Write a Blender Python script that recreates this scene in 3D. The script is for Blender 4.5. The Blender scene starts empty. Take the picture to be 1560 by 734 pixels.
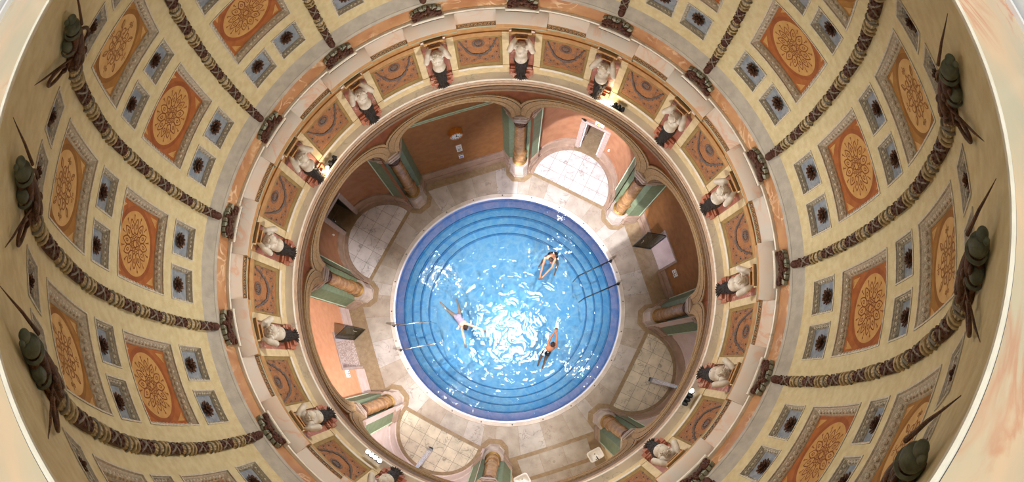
import bpy, math, random
import numpy as np
from mathutils import Vector, Matrix
random.seed(7)
sc = bpy.context.scene
COL = sc.collection
PI = math.pi
rad = math.radians

# ------------------------------------------------------------------ camera
CAMP = Vector((0.3615, -1.5073, 16.7709))
ROT = Matrix.Rotation(0.0987, 3, 'Z') @ Matrix.Rotation(0.2367, 3, 'X') @ Matrix.Rotation(-0.0123, 3, 'Z')
FPX = 701.0
cam = bpy.data.cameras.new('camera')
cam.type = 'PANO'
cam.panorama_type = 'FISHEYE_EQUISOLID'
cam.sensor_fit = 'HORIZONTAL'
cam.sensor_width = 36.0
cam.sensor_height = 24.0
cam.fisheye_lens = FPX / 1560 * 36.0
cam.fisheye_fov = rad(178)
cam.clip_start = 0.05
cam.clip_end = 200
camo = bpy.data.objects.new('camera', cam)
camo.matrix_world = Matrix.Translation(CAMP) @ ROT.to_4x4()
COL.objects.link(camo)
sc.camera = camo


def project(p):
    v = ROT.transposed() @ (Vector(p) - CAMP)
    rho = math.hypot(v.x, v.y)
    th = math.atan2(rho, -v.z)
    s = FPX * 2 * math.sin(th / 2) / max(rho, 1e-6)
    return 780 + s * v.x, 367 - s * v.y


def seen(p, m=45):
    x, y = project(p)
    return -m < x < 1560 + m and -m < y < 734 + m


def pol(r, a, z):
    return Vector((r * math.cos(rad(a)), r * math.sin(rad(a)), z))


# ------------------------------------------------------------------ materials
def lin(c):
    def f(x):
        x /= 255.0
        return x / 12.92 if x <= 0.04045 else ((x + 0.055) / 1.055) ** 2.4
    return (f(c[0]), f(c[1]), f(c[2]), 1.0)


def mat(name, c, c2=None, scale=6.0, rough=0.6, bump=0.0, bscale=60.0, metal=0.0, detail=5.0, spec=0.4):
    m = bpy.data.materials.new(name)
    m.use_nodes = True
    nt = m.node_tree
    b = nt.nodes['Principled BSDF']
    b.inputs['Roughness'].default_value = rough
    b.inputs['Metallic'].default_value = metal
    b.inputs['Specular IOR Level'].default_value = spec
    b.inputs['Base Color'].default_value = lin(c)
    geo = nt.nodes.new('ShaderNodeNewGeometry')
    if c2 is not None:
        n = nt.nodes.new('ShaderNodeTexNoise')
        n.inputs['Scale'].default_value = scale
        n.inputs['Detail'].default_value = detail
        nt.links.new(geo.outputs['Position'], n.inputs['Vector'])
        r = nt.nodes.new('ShaderNodeValToRGB')
        r.color_ramp.elements[0].position = 0.35
        r.color_ramp.elements[1].position = 0.65
        r.color_ramp.elements[0].color = lin(c)
        r.color_ramp.elements[1].color = lin(c2)
        nt.links.new(n.outputs['Fac'], r.inputs['Fac'])
        nt.links.new(r.outputs['Color'], b.inputs['Base Color'])
    if bump > 0:
        n2 = nt.nodes.new('ShaderNodeTexNoise')
        n2.inputs['Scale'].default_value = bscale
        n2.inputs['Detail'].default_value = 4
        nt.links.new(geo.outputs['Position'], n2.inputs['Vector'])
        bp = nt.nodes.new('ShaderNodeBump')
        bp.inputs['Strength'].default_value = bump
        bp.inputs['Distance'].default_value = 0.02
        nt.links.new(n2.outputs['Fac'], bp.inputs['Height'])
        nt.links.new(bp.outputs['Normal'], b.inputs['Normal'])
    return m


def marble(name, base, second, vein, scale=1.2, vscale=1.5, vwidth=0.03, vmix=0.8, rough=0.3, warp=1.2, stretch=(1, 1, 1), coord='Position', brick=None):
    """cloudy stone with thin veins; optional slab joints"""
    m = bpy.data.materials.new(name)
    m.use_nodes = True
    nt = m.node_tree
    L = nt.links.new
    b = nt.nodes['Principled BSDF']
    b.inputs['Roughness'].default_value = rough
    b.inputs['Specular IOR Level'].default_value = 0.35
    if coord == 'Position':
        src = nt.nodes.new('ShaderNodeNewGeometry').outputs['Position']
    else:
        src = nt.nodes.new('ShaderNodeTexCoord').outputs['Object']
    mp = nt.nodes.new('ShaderNodeMapping')
    mp.inputs['Scale'].default_value = stretch
    L(src, mp.inputs['Vector'])
    n = nt.nodes.new('ShaderNodeTexNoise')
    n.inputs['Scale'].default_value = scale
    n.inputs['Detail'].default_value = 6
    L(mp.outputs[0], n.inputs['Vector'])
    r = nt.nodes.new('ShaderNodeValToRGB')
    r.color_ramp.elements[0].position = 0.36
    r.color_ramp.elements[1].position = 0.64
    r.color_ramp.elements[0].color = lin(base)
    r.color_ramp.elements[1].color = lin(second)
    L(n.outputs['Fac'], r.inputs['Fac'])
    n2 = nt.nodes.new('ShaderNodeTexNoise')
    n2.inputs['Scale'].default_value = vscale
    n2.inputs['Detail'].default_value = 8
    n2.inputs['Distortion'].default_value = warp
    L(mp.outputs[0], n2.inputs['Vector'])
    sub = nt.nodes.new('ShaderNodeMath'); sub.operation = 'SUBTRACT'; sub.inputs[1].default_value = 0.5
    ab = nt.nodes.new('ShaderNodeMath'); ab.operation = 'ABSOLUTE'
    L(n2.outputs['Fac'], sub.inputs[0]); L(sub.outputs[0], ab.inputs[0])
    mr = nt.nodes.new('ShaderNodeMapRange')
    mr.inputs['From Min'].default_value = 0.0
    mr.inputs['From Max'].default_value = vwidth
    mr.inputs['To Min'].default_value = vmix
    mr.inputs['To Max'].default_value = 0.0
    L(ab.outputs[0], mr.inputs['Value'])
    n3 = nt.nodes.new('ShaderNodeTexNoise')
    n3.inputs['Scale'].default_value = vscale * 0.7
    L(mp.outputs[0], n3.inputs['Vector'])
    mr3 = nt.nodes.new('ShaderNodeMapRange')
    mr3.inputs['From Min'].default_value = 0.45
    mr3.inputs['From Max'].default_value = 0.6
    L(n3.outputs['Fac'], mr3.inputs['Value'])
    mul = nt.nodes.new('ShaderNodeMath'); mul.operation = 'MULTIPLY'
    L(mr.outputs[0], mul.inputs[0]); L(mr3.outputs[0], mul.inputs[1])
    mx = nt.nodes.new('ShaderNodeMix'); mx.data_type = 'RGBA'
    L(mul.outputs[0], mx.inputs[0]); L(r.outputs['Color'], mx.inputs[6])
    mx.inputs[7].default_value = lin(vein)
    out = mx.outputs[2]
    if brick:
        br = nt.nodes.new('ShaderNodeTexBrick')
        br.offset = 0.5 if brick[2] else 0.0
        br.inputs['Scale'].default_value = 1.0
        br.inputs['Brick Width'].default_value = brick[0]
        br.inputs['Row Height'].default_value = brick[1]
        br.inputs['Mortar Size'].default_value = 0.008
        br.inputs['Mortar Smooth'].default_value = 0.2
        br.inputs['Color1'].default_value = (1, 1, 1, 1)
        br.inputs['Color2'].default_value = (0.86, 0.86, 0.86, 1)
        br.inputs['Mortar'].default_value = (0.42, 0.4, 0.38, 1)
        L(src, br.inputs['Vector'])
        m2 = nt.nodes.new('ShaderNodeMix'); m2.data_type = 'RGBA'; m2.blend_type = 'MULTIPLY'
        m2.inputs[0].default_value = 1.0
        L(out, m2.inputs[6]); L(br.outputs['Color'], m2.inputs[7])
        out = m2.outputs[2]
    L(out, b.inputs['Base Color'])
    return m


M = {}
M['plaster'] = mat('cream_plaster', (222, 209, 168), (210, 193, 148), 9, 0.85, 0.25, 45)
M['grey_band'] = mat('grey_painted_plaster', (190, 184, 172), (172, 166, 155), 6, 0.8, 0.15, 40)
M['coffer_grey'] = mat('grey_moulding', (220, 212, 196), (196, 188, 172), 30, 0.75, 0.5, 90)
M['coffer_blue'] = mat('blue_grey_paint', (160, 166, 174), (134, 144, 158), 12, 0.8, 0.3, 60)
M['paint_orange'] = mat('orange_paint', (176, 106, 54), (160, 92, 44), 7, 0.8, 0.2, 60)
M['paint_ring'] = mat('deep_orange_paint', (160, 92, 46), (146, 80, 38), 7, 0.8)
M['paint_tan'] = mat('tan_paint', (206, 160, 96), (194, 146, 82), 9, 0.8)
M['paint_line'] = mat('brown_line_paint', (132, 74, 34), (146, 84, 40), 9, 0.8)
M['paint_soft'] = mat('soft_brown_line_paint', (150, 100, 54), (160, 110, 62), 9, 0.8)
M['paint_brown'] = mat('ochre_brown_paint', (176, 128, 66), (160, 112, 54), 7, 0.8, 0.2, 60)
M['paint_brown_ring'] = mat('dark_ochre_paint', (154, 106, 50), (142, 96, 44), 7, 0.8)
M['paint_pale'] = mat('pale_ochre_paint', (214, 174, 116), (202, 160, 100), 9, 0.8)
M['bronze'] = mat('dark_bronze', (66, 42, 30), (104, 66, 40), 22, 0.38, 0.5, 80, 0.35)
M['bronze_red'] = mat('red_brown_bronze', (74, 40, 30), (96, 56, 38), 30, 0.45, 0.6, 90, 0.2)
M['stone'] = mat('pale_stone', (198, 180, 144), (164, 146, 112), 26, 0.75, 0.4, 80)
M['ribbon'] = mat('grey_ribbon_stone', (150, 144, 132), (124, 116, 104), 26, 0.7, 0.3, 80)
M['helmet'] = mat('green_grey_metal', (108, 112, 92), (80, 84, 66), 14, 0.5, 0.3, 60, 0.15)
M['abacus'] = mat('grey_green_stone', (164, 166, 148), (136, 138, 120), 16, 0.6, 0.3, 60)
M['orange_marble'] = marble('orange_marble', (198, 150, 106), (174, 122, 82), (238, 212, 178), 2.2, 2.6, 0.05, 0.8, 0.3)
M['pink_marble'] = marble('pink_marble', (240, 220, 204), (232, 226, 220), (236, 184, 152), 1.8, 2.0, 0.06, 0.7, 0.35)
M['white_marble'] = marble('white_marble', (238, 232, 220), (224, 218, 206), (160, 156, 150), 2.5, 2.0, 0.02, 0.5, 0.35)
M['red_marble'] = marble('red_marble', (190, 124, 98), (166, 100, 76), (226, 196, 178), 4, 4, 0.05, 0.8, 0.35)
M['olive'] = mat('olive_moulding', (170, 146, 96), (156, 130, 82), 8, 0.7, 0.2, 60)
M['ochre'] = mat('ochre_moulding', (192, 148, 96), (178, 132, 82), 8, 0.65, 0.15, 60)
M['dark'] = mat('groove_shade_and_key', (52, 44, 36), None, rough=0.8)  # paints shade into grooves and undercuts; also colours the key pattern
M['green_line'] = mat('grey_green_moulding', (176, 176, 150), (158, 160, 134), 10, 0.65)
M['frieze'] = mat('terracotta_relief_ground', (178, 124, 82), (160, 106, 66), 30, 0.8, 0.5, 90)
M['relief'] = mat('grey_relief_paint', (126, 112, 106), (96, 84, 80), 60, 0.8, 0.5, 90)
M['cream'] = mat('cream_moulding', (224, 204, 164), (208, 188, 146), 8, 0.7, 0.15, 50)
M['statue'] = mat('white_statue_marble', (226, 218, 204), (206, 196, 182), 10, 0.5, 0.1, 40)
M['fur'] = mat('dark_fur_bronze', (62, 50, 42), (40, 32, 26), 40, 0.55, 0.8, 70, 0.2)
M['spandrel'] = mat('red_brown_wall', (136, 80, 48), (120, 68, 40), 5, 0.8, 0.15, 40)
M['mould_pink'] = mat('rose_moulding', (204, 174, 146), (182, 152, 124), 8, 0.6)
M['mould_brown'] = mat('brown_moulding', (140, 112, 84), (122, 96, 70), 14, 0.65, 0.2, 60)
M['arch'] = mat('ochre_stone_arch', (178, 148, 108), (150, 122, 86), 20, 0.7, 0.3, 60)
M['shaft'] = marble('golden_brown_marble', (152, 112, 70), (122, 88, 54), (184, 150, 106), 5, 6, 0.05, 0.6, 0.25)
M['gold'] = mat('gilded_ring', (150, 118, 60), (126, 96, 46), 20, 0.5, 0.1, 50, 0.4)
M['capital'] = marble('grey_brown_marble', (170, 150, 132), (142, 122, 106), (210, 196, 180), 4, 5, 0.04, 0.5, 0.4)
M['pedestal'] = marble('grey_lilac_marble', (186, 172, 162), (164, 150, 140), (214, 206, 200), 3, 4, 0.03, 0.5, 0.35)
M['green'] = mat('sage_green_paint', (104, 116, 88), (90, 102, 76), 6, 0.6, 0.1, 40)
M['green_trim'] = mat('pale_green_edge', (172, 186, 160), (160, 174, 148), 6, 0.6)
M['wall_orange'] = mat('orange_brown_wall', (146, 98, 50), (132, 86, 42), 5, 0.8, 0.15, 60)
M['wall_peach'] = mat('lit_peach_wall', (200, 144, 108), (190, 132, 96), 5, 0.8, 0.15, 60)  # flood's brightness put into a lighter, pinker copy of the wall colour
M['wall_niche'] = mat('rust_niche_wall', (156, 110, 80), (142, 96, 66), 3, 0.8, 0.15, 60)
M['wall_shower'] = marble('lilac_veined_marble', (204, 186, 182), (190, 170, 162), (226, 210, 206), 2.2, 3, 0.03, 0.5, 0.35)
M['dado'] = marble('grey_brown_dado_marble', (160, 136, 118), (140, 118, 102), (180, 160, 146), 3, 4, 0.03, 0.5, 0.4)
M['border'] = marble('brown_floor_marble', (154, 134, 106), (138, 118, 90), (182, 160, 130), 5, 7, 0.04, 0.4, 0.35)
M['deck'] = marble('cream_deck_marble', (180, 172, 160), (161, 152, 140), (138, 128, 118), 2.6, 3.0, 0.022, 0.6, 0.3)
M['deck2'] = marble('warm_deck_marble', (174, 163, 149), (158, 147, 133), (130, 118, 106), 2.6, 3.4, 0.03, 0.7, 0.3)
M['deck3'] = marble('pale_deck_marble', (188, 182, 174), (171, 164, 156), (118, 112, 108), 2.6, 2.6, 0.03, 0.8, 0.3)
M['niche_floor'] = marble('white_tile_marble', (220, 216, 214), (202, 198, 196), (122, 118, 124), 2.5, 3.2, 0.03, 0.8, 0.3, coord='Object', brick=(0.52, 0.52, False))
M['shower_floor'] = marble('cream_tile_marble', (222, 212, 188), (198, 190, 168), (120, 112, 100), 2.5, 3.2, 0.035, 0.8, 0.3, coord='Object', brick=(0.46, 0.46, False))
M['rim'] = marble('pool_rim_marble', (206, 196, 184), (190, 180, 168), (230, 226, 222), 3, 4, 0.03, 0.5, 0.35)
M['oculus_marble'] = marble('cream_pink_marble', (222, 192, 154), (196, 186, 156), (200, 120, 84), 1.3, 1.1, 0.05, 0.9, 0.25, warp=1.6)
M['oculus_white'] = mat('cream_white_moulding', (240, 234, 214), (226, 220, 200), 10, 0.45)
M['chrome'] = mat('polished_steel', (214, 216, 220), None, rough=0.18, metal=1.0)
M['dark_steel'] = mat('dark_steel', (70, 74, 80), None, rough=0.3, metal=0.8)
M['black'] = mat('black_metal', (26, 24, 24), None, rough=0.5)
M['white'] = mat('white_enamel', (236, 236, 234), None, rough=0.3)
M['white_paint'] = mat('white_door_paint', (220, 216, 220), None, rough=0.45)
M['frame_grey'] = mat('grey_stone_frame', (170, 152, 144), (152, 134, 126), 8, 0.5)
M['ink'] = mat('black_ink', (24, 22, 24), None, rough=0.6)
M['blue_ink'] = mat('blue_print', (70, 86, 200), None, rough=0.6)
M['wood_orange'] = mat('orange_wood', (196, 124, 44), (176, 104, 34), 20, 0.5)
M['skin'] = mat('tanned_skin', (198, 142, 112), (186, 128, 100), 10, 0.5)
M['skin_pale'] = mat('pale_skin', (214, 170, 146), (202, 156, 132), 10, 0.5)
M['skin_dark'] = mat('brown_skin', (176, 116, 82), (164, 104, 72), 10, 0.5)
M['hair'] = mat('dark_brown_hair', (44, 28, 22), (58, 38, 28), 40, 0.55)
M['hair_red'] = mat('reddish_hair', (110, 62, 36), (84, 46, 28), 40, 0.55)
M['swim_dark'] = mat('dark_swimwear', (40, 42, 54), None, rough=0.6)
M['swim_grey'] = mat('grey_lilac_swimwear', (150, 140, 160), None, rough=0.6)
M['drain'] = mat('slate_drain', (78, 76, 78), None, rough=0.5)
M['pebble'] = marble('speckled_doormat_stone', (190, 170, 158), (150, 130, 120), (236, 230, 226), 30, 22, 0.06, 0.8, 0.6)
M['passage'] = mat('dim_plum_passage', (120, 70, 84), (90, 56, 70), 6, 0.8)
M['tile_pale'] = marble('lilac_pool_tile', (216, 212, 244), (206, 202, 240), (224, 222, 248), 12, 10, 0.05, 0.4, 0.4)
M['tile_blue'] = marble('blue_pool_tile', (164, 222, 248), (150, 212, 245), (188, 232, 251), 6, 3.2, 0.07, 0.6, 0.4)
M['tile_line'] = mat('dark_blue_tile_line', (66, 116, 168), None, rough=0.5)
M['tile_rim'] = mat('white_pool_edge', (222, 222, 226), None, rough=0.4)


def emis(name, c, s):
    m = bpy.data.materials.new(name)
    m.use_nodes = True
    b = m.node_tree.nodes['Principled BSDF']
    b.inputs['Base Color'].default_value = lin(c)
    b.inputs['Emission Color'].default_value = lin(c)
    b.inputs['Emission Strength'].default_value = s
    return m


M['lamp_glow'] = emis('white_lamp_glow', (255, 240, 222), 40)
M['exit_glow'] = emis('yellow_green_sign_glow', (250, 240, 120), 2.2)


def glassmat(name, c, refl=0.1, tint=0.85):
    m = bpy.data.materials.new(name)
    m.use_nodes = True
    nt = m.node_tree
    nt.nodes.remove(nt.nodes['Principled BSDF'])
    o = nt.nodes['Material Output']
    t = nt.nodes.new('ShaderNodeBsdfTransparent')
    t.inputs[0].default_value = lin(c)
    g = nt.nodes.new('ShaderNodeBsdfGlossy')
    g.inputs['Roughness'].default_value = 0.05
    x = nt.nodes.new('ShaderNodeMixShader')
    x.inputs[0].default_value = refl
    nt.links.new(t.outputs[0], x.inputs[1]); nt.links.new(g.outputs[0], x.inputs[2])
    nt.links.new(x.outputs[0], o.inputs[0])
    return m


M['glass'] = glassmat('grey_glass', (196, 200, 194), 0.1)


def watermat():
    m = bpy.data.materials.new('pool_water')
    m.use_nodes = True
    nt = m.node_tree
    L = nt.links.new
    nt.nodes.remove(nt.nodes['Principled BSDF'])
    o = nt.nodes['Material Output']
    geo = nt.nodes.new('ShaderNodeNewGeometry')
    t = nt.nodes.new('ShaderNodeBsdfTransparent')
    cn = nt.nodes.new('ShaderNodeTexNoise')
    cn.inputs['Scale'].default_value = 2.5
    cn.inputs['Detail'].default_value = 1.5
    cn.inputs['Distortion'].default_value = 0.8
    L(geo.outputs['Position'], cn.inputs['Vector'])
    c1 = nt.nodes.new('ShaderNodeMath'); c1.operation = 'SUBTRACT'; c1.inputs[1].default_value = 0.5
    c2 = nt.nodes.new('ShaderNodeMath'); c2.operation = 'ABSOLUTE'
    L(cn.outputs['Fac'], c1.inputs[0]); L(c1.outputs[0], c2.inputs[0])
    cr = nt.nodes.new('ShaderNodeValToRGB')  # caustic light web painted into the water's transparent colour
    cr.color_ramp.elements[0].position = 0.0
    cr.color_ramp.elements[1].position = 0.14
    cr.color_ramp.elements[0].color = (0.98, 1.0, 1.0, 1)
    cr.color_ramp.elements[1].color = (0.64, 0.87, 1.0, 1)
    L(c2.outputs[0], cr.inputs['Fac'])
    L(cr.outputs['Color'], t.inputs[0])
    g = nt.nodes.new('ShaderNodeBsdfGlossy')
    g.inputs['Roughness'].default_value = 0.03
    f = nt.nodes.new('ShaderNodeFresnel')
    f.inputs['IOR'].default_value = 2.0
    n = nt.nodes.new('ShaderNodeTexNoise')
    n.inputs['Scale'].default_value = 2.1
    n.inputs['Detail'].default_value = 2.0
    n.inputs['Distortion'].default_value = 0.6
    L(geo.outputs['Position'], n.inputs['Vector'])
    b = nt.nodes.new('ShaderNodeBump')
    b.inputs['Strength'].default_value = 1.0
    b.inputs['Distance'].default_value = 0.045
    L(n.outputs['Fac'], b.inputs['Height'])
    L(b.outputs['Normal'], g.inputs['Normal']); L(b.outputs['Normal'], f.inputs['Normal'])
    x = nt.nodes.new('ShaderNodeMixShader')
    L(f.outputs[0], x.inputs[0]); L(t.outputs[0], x.inputs[1]); L(g.outputs[0], x.inputs[2])
    L(x.outputs[0], o.inputs[0])
    return m


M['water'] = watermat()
M['spray'] = glassmat('water_spray', (240, 242, 246), 0.0)
_n = M['spray'].node_tree
_d = _n.nodes.new('ShaderNodeBsdfDiffuse'); _d.inputs[0].default_value = (.95, .95, 1, 1)
_x = [q for q in _n.nodes if q.type == 'MIX_SHADER'][0]
_x.inputs[0].default_value = 0.22
_n.links.new(_d.outputs[0], _x.inputs[2])


# ------------------------------------------------------------------ mesh builder
class MB:
    def __init__(s):
        s.V, s.F, s.I = [], [], []

    def add(s, V, F, m=0):
        o = len(s.V)
        s.V += [tuple(v) for v in V]
        s.F += [tuple(i + o for i in f) for f in F]
        s.I += [m] * len(F)

    def loft(s, rings, m=0, closed=True, caps=(False, False)):
        n = len(rings[0])
        V = [p for r in rings for p in r]
        F = []
        for i in range(len(rings) - 1):
            for j in range(n if closed else n - 1):
                k = (j + 1) % n
                F.append((i * n + j, i * n + k, (i + 1) * n + k, (i + 1) * n + j))
        if caps[0]:
            F.append(tuple(range(n))[::-1])
        if caps[1]:
            F.append(tuple((len(rings) - 1) * n + j for j in range(n)))
        s.add(V, F, m)

    def tube(s, P, R, n=8, m=0, caps=True, flat=None):
        P = [Vector(p) for p in P]
        if not hasattr(R, '__len__'):
            R = [R] * len(P)
        T = [(P[min(i + 1, len(P) - 1)] - P[max(i - 1, 0)]).normalized() for i in range(len(P))]
        u = T[0].orthogonal().normalized()
        rings = []
        for i, p in enumerate(P):
            u = (u - T[i] * u.dot(T[i]))
            u = u.normalized() if u.length > 1e-6 else T[i].orthogonal().normalized()
            w = T[i].cross(u)
            rings.append([p + (u * math.cos(2 * PI * j / n) + w * math.sin(2 * PI * j / n) * (flat or 1)) * R[i] for j in range(n)])
        s.loft(rings, m, True, (caps, caps))

    def ell(s, c, r, rot=None, nu=10, nv=6, m=0):
        c = Vector(c)
        if not hasattr(r, '__len__'):
            r = (r, r, r)
        V = []
        for i in range(nv + 1):
            t = PI * i / nv
            for j in range(nu):
                a = 2 * PI * j / nu
                p = Vector((r[0] * math.sin(t) * math.cos(a), r[1] * math.sin(t) * math.sin(a), r[2] * math.cos(t)))
                V.append(c + (rot @ p if rot else p))
        F = []
        for i in range(nv):
            for j in range(nu):
                k = (j + 1) % nu
                F.append((i * nu + j, (i + 1) * nu + j, (i + 1) * nu + k, i * nu + k))
        s.add(V, F, m)

    def box(s, c, d, rot=None, m=0):
        c = Vector(c)
        V = []
        for x in (-.5, .5):
            for y in (-.5, .5):
                for z in (-.5, .5):
                    p = Vector((x * d[0], y * d[1], z * d[2]))
                    V.append(c + (rot @ p if rot else p))
        s.add(V, [(0, 1, 3, 2), (4, 6, 7, 5), (0, 4, 5, 1), (2, 3, 7, 6), (0, 2, 6, 4), (1, 5, 7, 3)], m)

    def lathe(s, prof, n=24, c=(0, 0, 0), m=0, a0=0, a1=360, mats=None):
        full = abs(a1 - a0) >= 360
        k = n if full else n + 1
        rings = []
        for (r, z) in prof:
            rings.append([(c[0] + r * math.cos(rad(a0 + (a1 - a0) * j / n)), c[1] + r * math.sin(rad(a0 + (a1 - a0) * j / n)), c[2] + z) for j in range(k)])
        if mats:
            for i in range(len(rings) - 1):
                s.loft(rings[i:i + 2], mats[i], full)
        else:
            s.loft(rings, m, full)

    def prism(s, poly, z0, z1, m=0, top=True, bottom=True):
        n = len(poly)
        V = [(p[0], p[1], z0) for p in poly] + [(p[0], p[1], z1) for p in poly]
        F = [(i, (i + 1) % n, n + (i + 1) % n, n + i) for i in range(n)]
        if top:
            F.append(tuple(range(n, 2 * n)))
        if bottom:
            F.append(tuple(range(n))[::-1])
        s.add(V, F, m)

    def ribbon(s, pts, w, f, m=0, closed=False, off=0.0):
        """flat painted line through 2-D points, mapped onto a surface by f(u, v, off)"""
        n = len(pts)
        P = [Vector((p[0], p[1])) for p in pts]
        V = []
        for i in range(n):
            if closed:
                d = P[(i + 1) % n] - P[i - 1]
            else:
                d = P[min(i + 1, n - 1)] - P[max(i - 1, 0)]
            d = d.normalized() if d.length > 1e-9 else Vector((1, 0))
            q = Vector((-d.y, d.x)) * w / 2
            V.append(f(P[i].x + q.x, P[i].y + q.y, off))
            V.append(f(P[i].x - q.x, P[i].y - q.y, off))
        F = []
        for i in range(n if closed else n - 1):
            k = (i + 1) % n
            F.append((2 * i, 2 * k, 2 * k + 1, 2 * i + 1))
        s.add(V, F, m)

    def fan(s, pts, c, f, m=0, off=0.0):
        n = len(pts)
        K = 6
        V = [f(c[0], c[1], off)] + [f(c[0] + (p[0] - c[0]) * k / K, c[1] + (p[1] - c[1]) * k / K, off) for k in range(1, K + 1) for p in pts]
        F = [(0, i + 1, (i + 1) % n + 1) for i in range(n)]
        for k in range(K - 1):
            F += [(1 + k * n + i, 1 + (k + 1) * n + i, 1 + (k + 1) * n + (i + 1) % n, 1 + k * n + (i + 1) % n) for i in range(n)]
        s.add(V, F, m)

    def mesh(s, name, mats, sharp=38):
        me = bpy.data.meshes.new(name)
        me.from_pydata(s.V, [], s.F)
        for x in mats:
            me.materials.append(M[x] if isinstance(x, str) else x)
        me.polygons.foreach_set('material_index', s.I)
        me.polygons.foreach_set('use_smooth', [True] * len(s.F))
        me.update()
        if sharp is not None:
            me.set_sharp_from_angle(angle=rad(sharp))
        return me

    def build(s, name, mats, parent=None, sharp=38):
        if isinstance(mats, str):
            mats = [mats]
        o = bpy.data.objects.new(name, s.mesh(name, mats, sharp))
        COL.objects.link(o)
        if parent:
            o.parent = parent
        return o


def tag(o, label, cat, group=None, kind=None):
    o['label'] = label
    o['category'] = cat
    if group:
        o['group'] = group
    if kind:
        o['kind'] = kind
    return o


def struct(o, label=None):
    o['kind'] = 'structure'
    return o


def thing(name, label, cat, loc=(0, 0, 0), rz=0.0, group=None):
    o = bpy.data.objects.new(name, None)
    o.empty_display_size = 0.1
    COL.objects.link(o)
    o.location = loc
    o.rotation_euler = (0, 0, rz)
    return tag(o, label, cat, group)


def copy_tree(o, parent=None):
    c = o.copy()
    COL.objects.link(c)
    if parent:
        c.parent = parent
    for ch in list(o.children):
        copy_tree(ch, c)
    return c


def place(proto, used, loc, rz, label):
    o = proto if not used else copy_tree(proto)
    o.location = loc
    o.rotation_euler = (0, 0, rz)
    o['label'] = label
    used.append(o)
    return o


ORD = ['', 'first', 'second', 'third', 'fourth', 'fifth', 'sixth', 'seventh', 'eighth', 'ninth']


def where16(k, what='one above the clock'):
    """position of a multiple of 22.5 degrees, counted from the wall clock at 112.5"""
    n = (5 - k) % 16
    if n == 0:
        return None
    if n <= 8:
        return ORD[n] + ' clockwise'
    return ORD[16 - n] + ' counterclockwise'


def remeshed(mb, name, mats, vox, smooth=4, parent=None):
    o = mb.build(name + '_raw', mats, None, None)
    r = o.modifiers.new('r', 'REMESH'); r.mode = 'VOXEL'; r.voxel_size = vox
    sm = o.modifiers.new('s', 'SMOOTH'); sm.iterations = smooth; sm.factor = 0.5
    dg = bpy.context.evaluated_depsgraph_get()
    me = bpy.data.meshes.new_from_object(o.evaluated_get(dg), depsgraph=dg)
    me.name = name
    old = o.data
    bpy.data.objects.remove(o)
    bpy.data.meshes.remove(old)
    me.polygons.foreach_set('use_smooth', [True] * len(me.polygons))
    me.materials.clear()
    for x in mats:
        me.materials.append(M[x])
    ob = bpy.data.objects.new(name, me)
    COL.objects.link(ob)
    if parent:
        ob.parent = parent
    return ob


# ------------------------------------------------------------------ dome surface
KN = np.array([(4.80, 10.45), (4.87, 10.72), (4.885, 11.1), (4.82, 11.8), (4.69, 12.45), (4.53, 13.0), (4.20, 13.87), (3.63, 14.78), (3.22, 15.23), (2.47, 15.95)])


def spline(K, n=40):
    out = []
    for i in range(len(K) - 1):
        p0 = K[max(i - 1, 0)]; p1 = K[i]; p2 = K[i + 1]; p3 = K[min(i + 2, len(K) - 1)]
        for t in np.linspace(0, 1, n, endpoint=False):
            out.append(0.5 * ((2 * p1) + (-p0 + p2) * t + (2 * p0 - 5 * p1 + 4 * p2 - p3) * t ** 2 + (-p0 + 3 * p1 - 3 * p2 + p3) * t ** 3))
    out.append(K[-1])
    return np.array(out)


PR = spline(KN)
PS = np.concatenate([[0], np.cumsum(np.hypot(np.diff(PR[:, 0]), np.diff(PR[:, 1])))])
SMAX = PS[-1]
TR = np.gradient(PR[:, 0], PS)
TZ = np.gradient(PR[:, 1], PS)


def S(z):
    return float(np.interp(z, PR[:, 1], PS))


def rz(s, off=0.0):
    r = np.interp(s, PS, PR[:, 0]); z = np.interp(s, PS, PR[:, 1])
    tr = np.interp(s, PS, TR); tz = np.interp(s, PS, TZ)
    l = math.hypot(tr, tz)
    return float(r - off * tz / l), float(z + off * tr / l)


def DP(a, s, off=0.0):
    r, z = rz(s, off)
    return Vector((r * math.cos(rad(a)), r * math.sin(rad(a)), z))


# coffers: (name, centre angle, half width in degrees, s0, s1, depth, inset)
HW = 7.05
LARGE = [('lower', S(11.79), S(13.04), 0.13, 0.075), ('upper', S(13.87), S(14.76), 0.12, 0.068)]
SMALL = [('lowest', S(10.97), S(11.55), 0.10, 0.048), ('middle', S(13.28), S(13.69), 0.095, 0.044), ('highest', S(14.97), S(15.215), 0.07, 0.03)]
SC, SH = 4.025, 3.07

# ------------------------------------------------------------------ dome shell with recesses
al = []
base_al = [-11.25, -9.15, -HW, -5.0, -3.0, -0.955, 0.955, 3.0, 5.0, HW, 9.15]
for k in range(16):
    al += [11.25 + 22.5 * k + a for a in base_al]
zs = [0.0, S(10.58), S(10.72), S(10.85)]
for l in SMALL:
    zs += [l[1], (l[1] + l[2]) / 2, l[2]]
for l in LARGE:
    zs += list(np.linspace(l[1], l[2], 8))
zs += list(np.linspace(S(15.215), SMAX, 8))[1:]
zs = sorted(set(round(z, 5) for z in zs))
mb = MB()
V = [DP(a, s) for s in zs for a in al]
na = len(al)


def in_coffer(da, s):
    for l in LARGE:
        if abs(da) < HW and l[1] < s < l[2]:
            return True
    for l in SMALL:
        if abs(abs(da) - SC) < SH and l[1] < s < l[2]:
            return True
    return False


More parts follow.
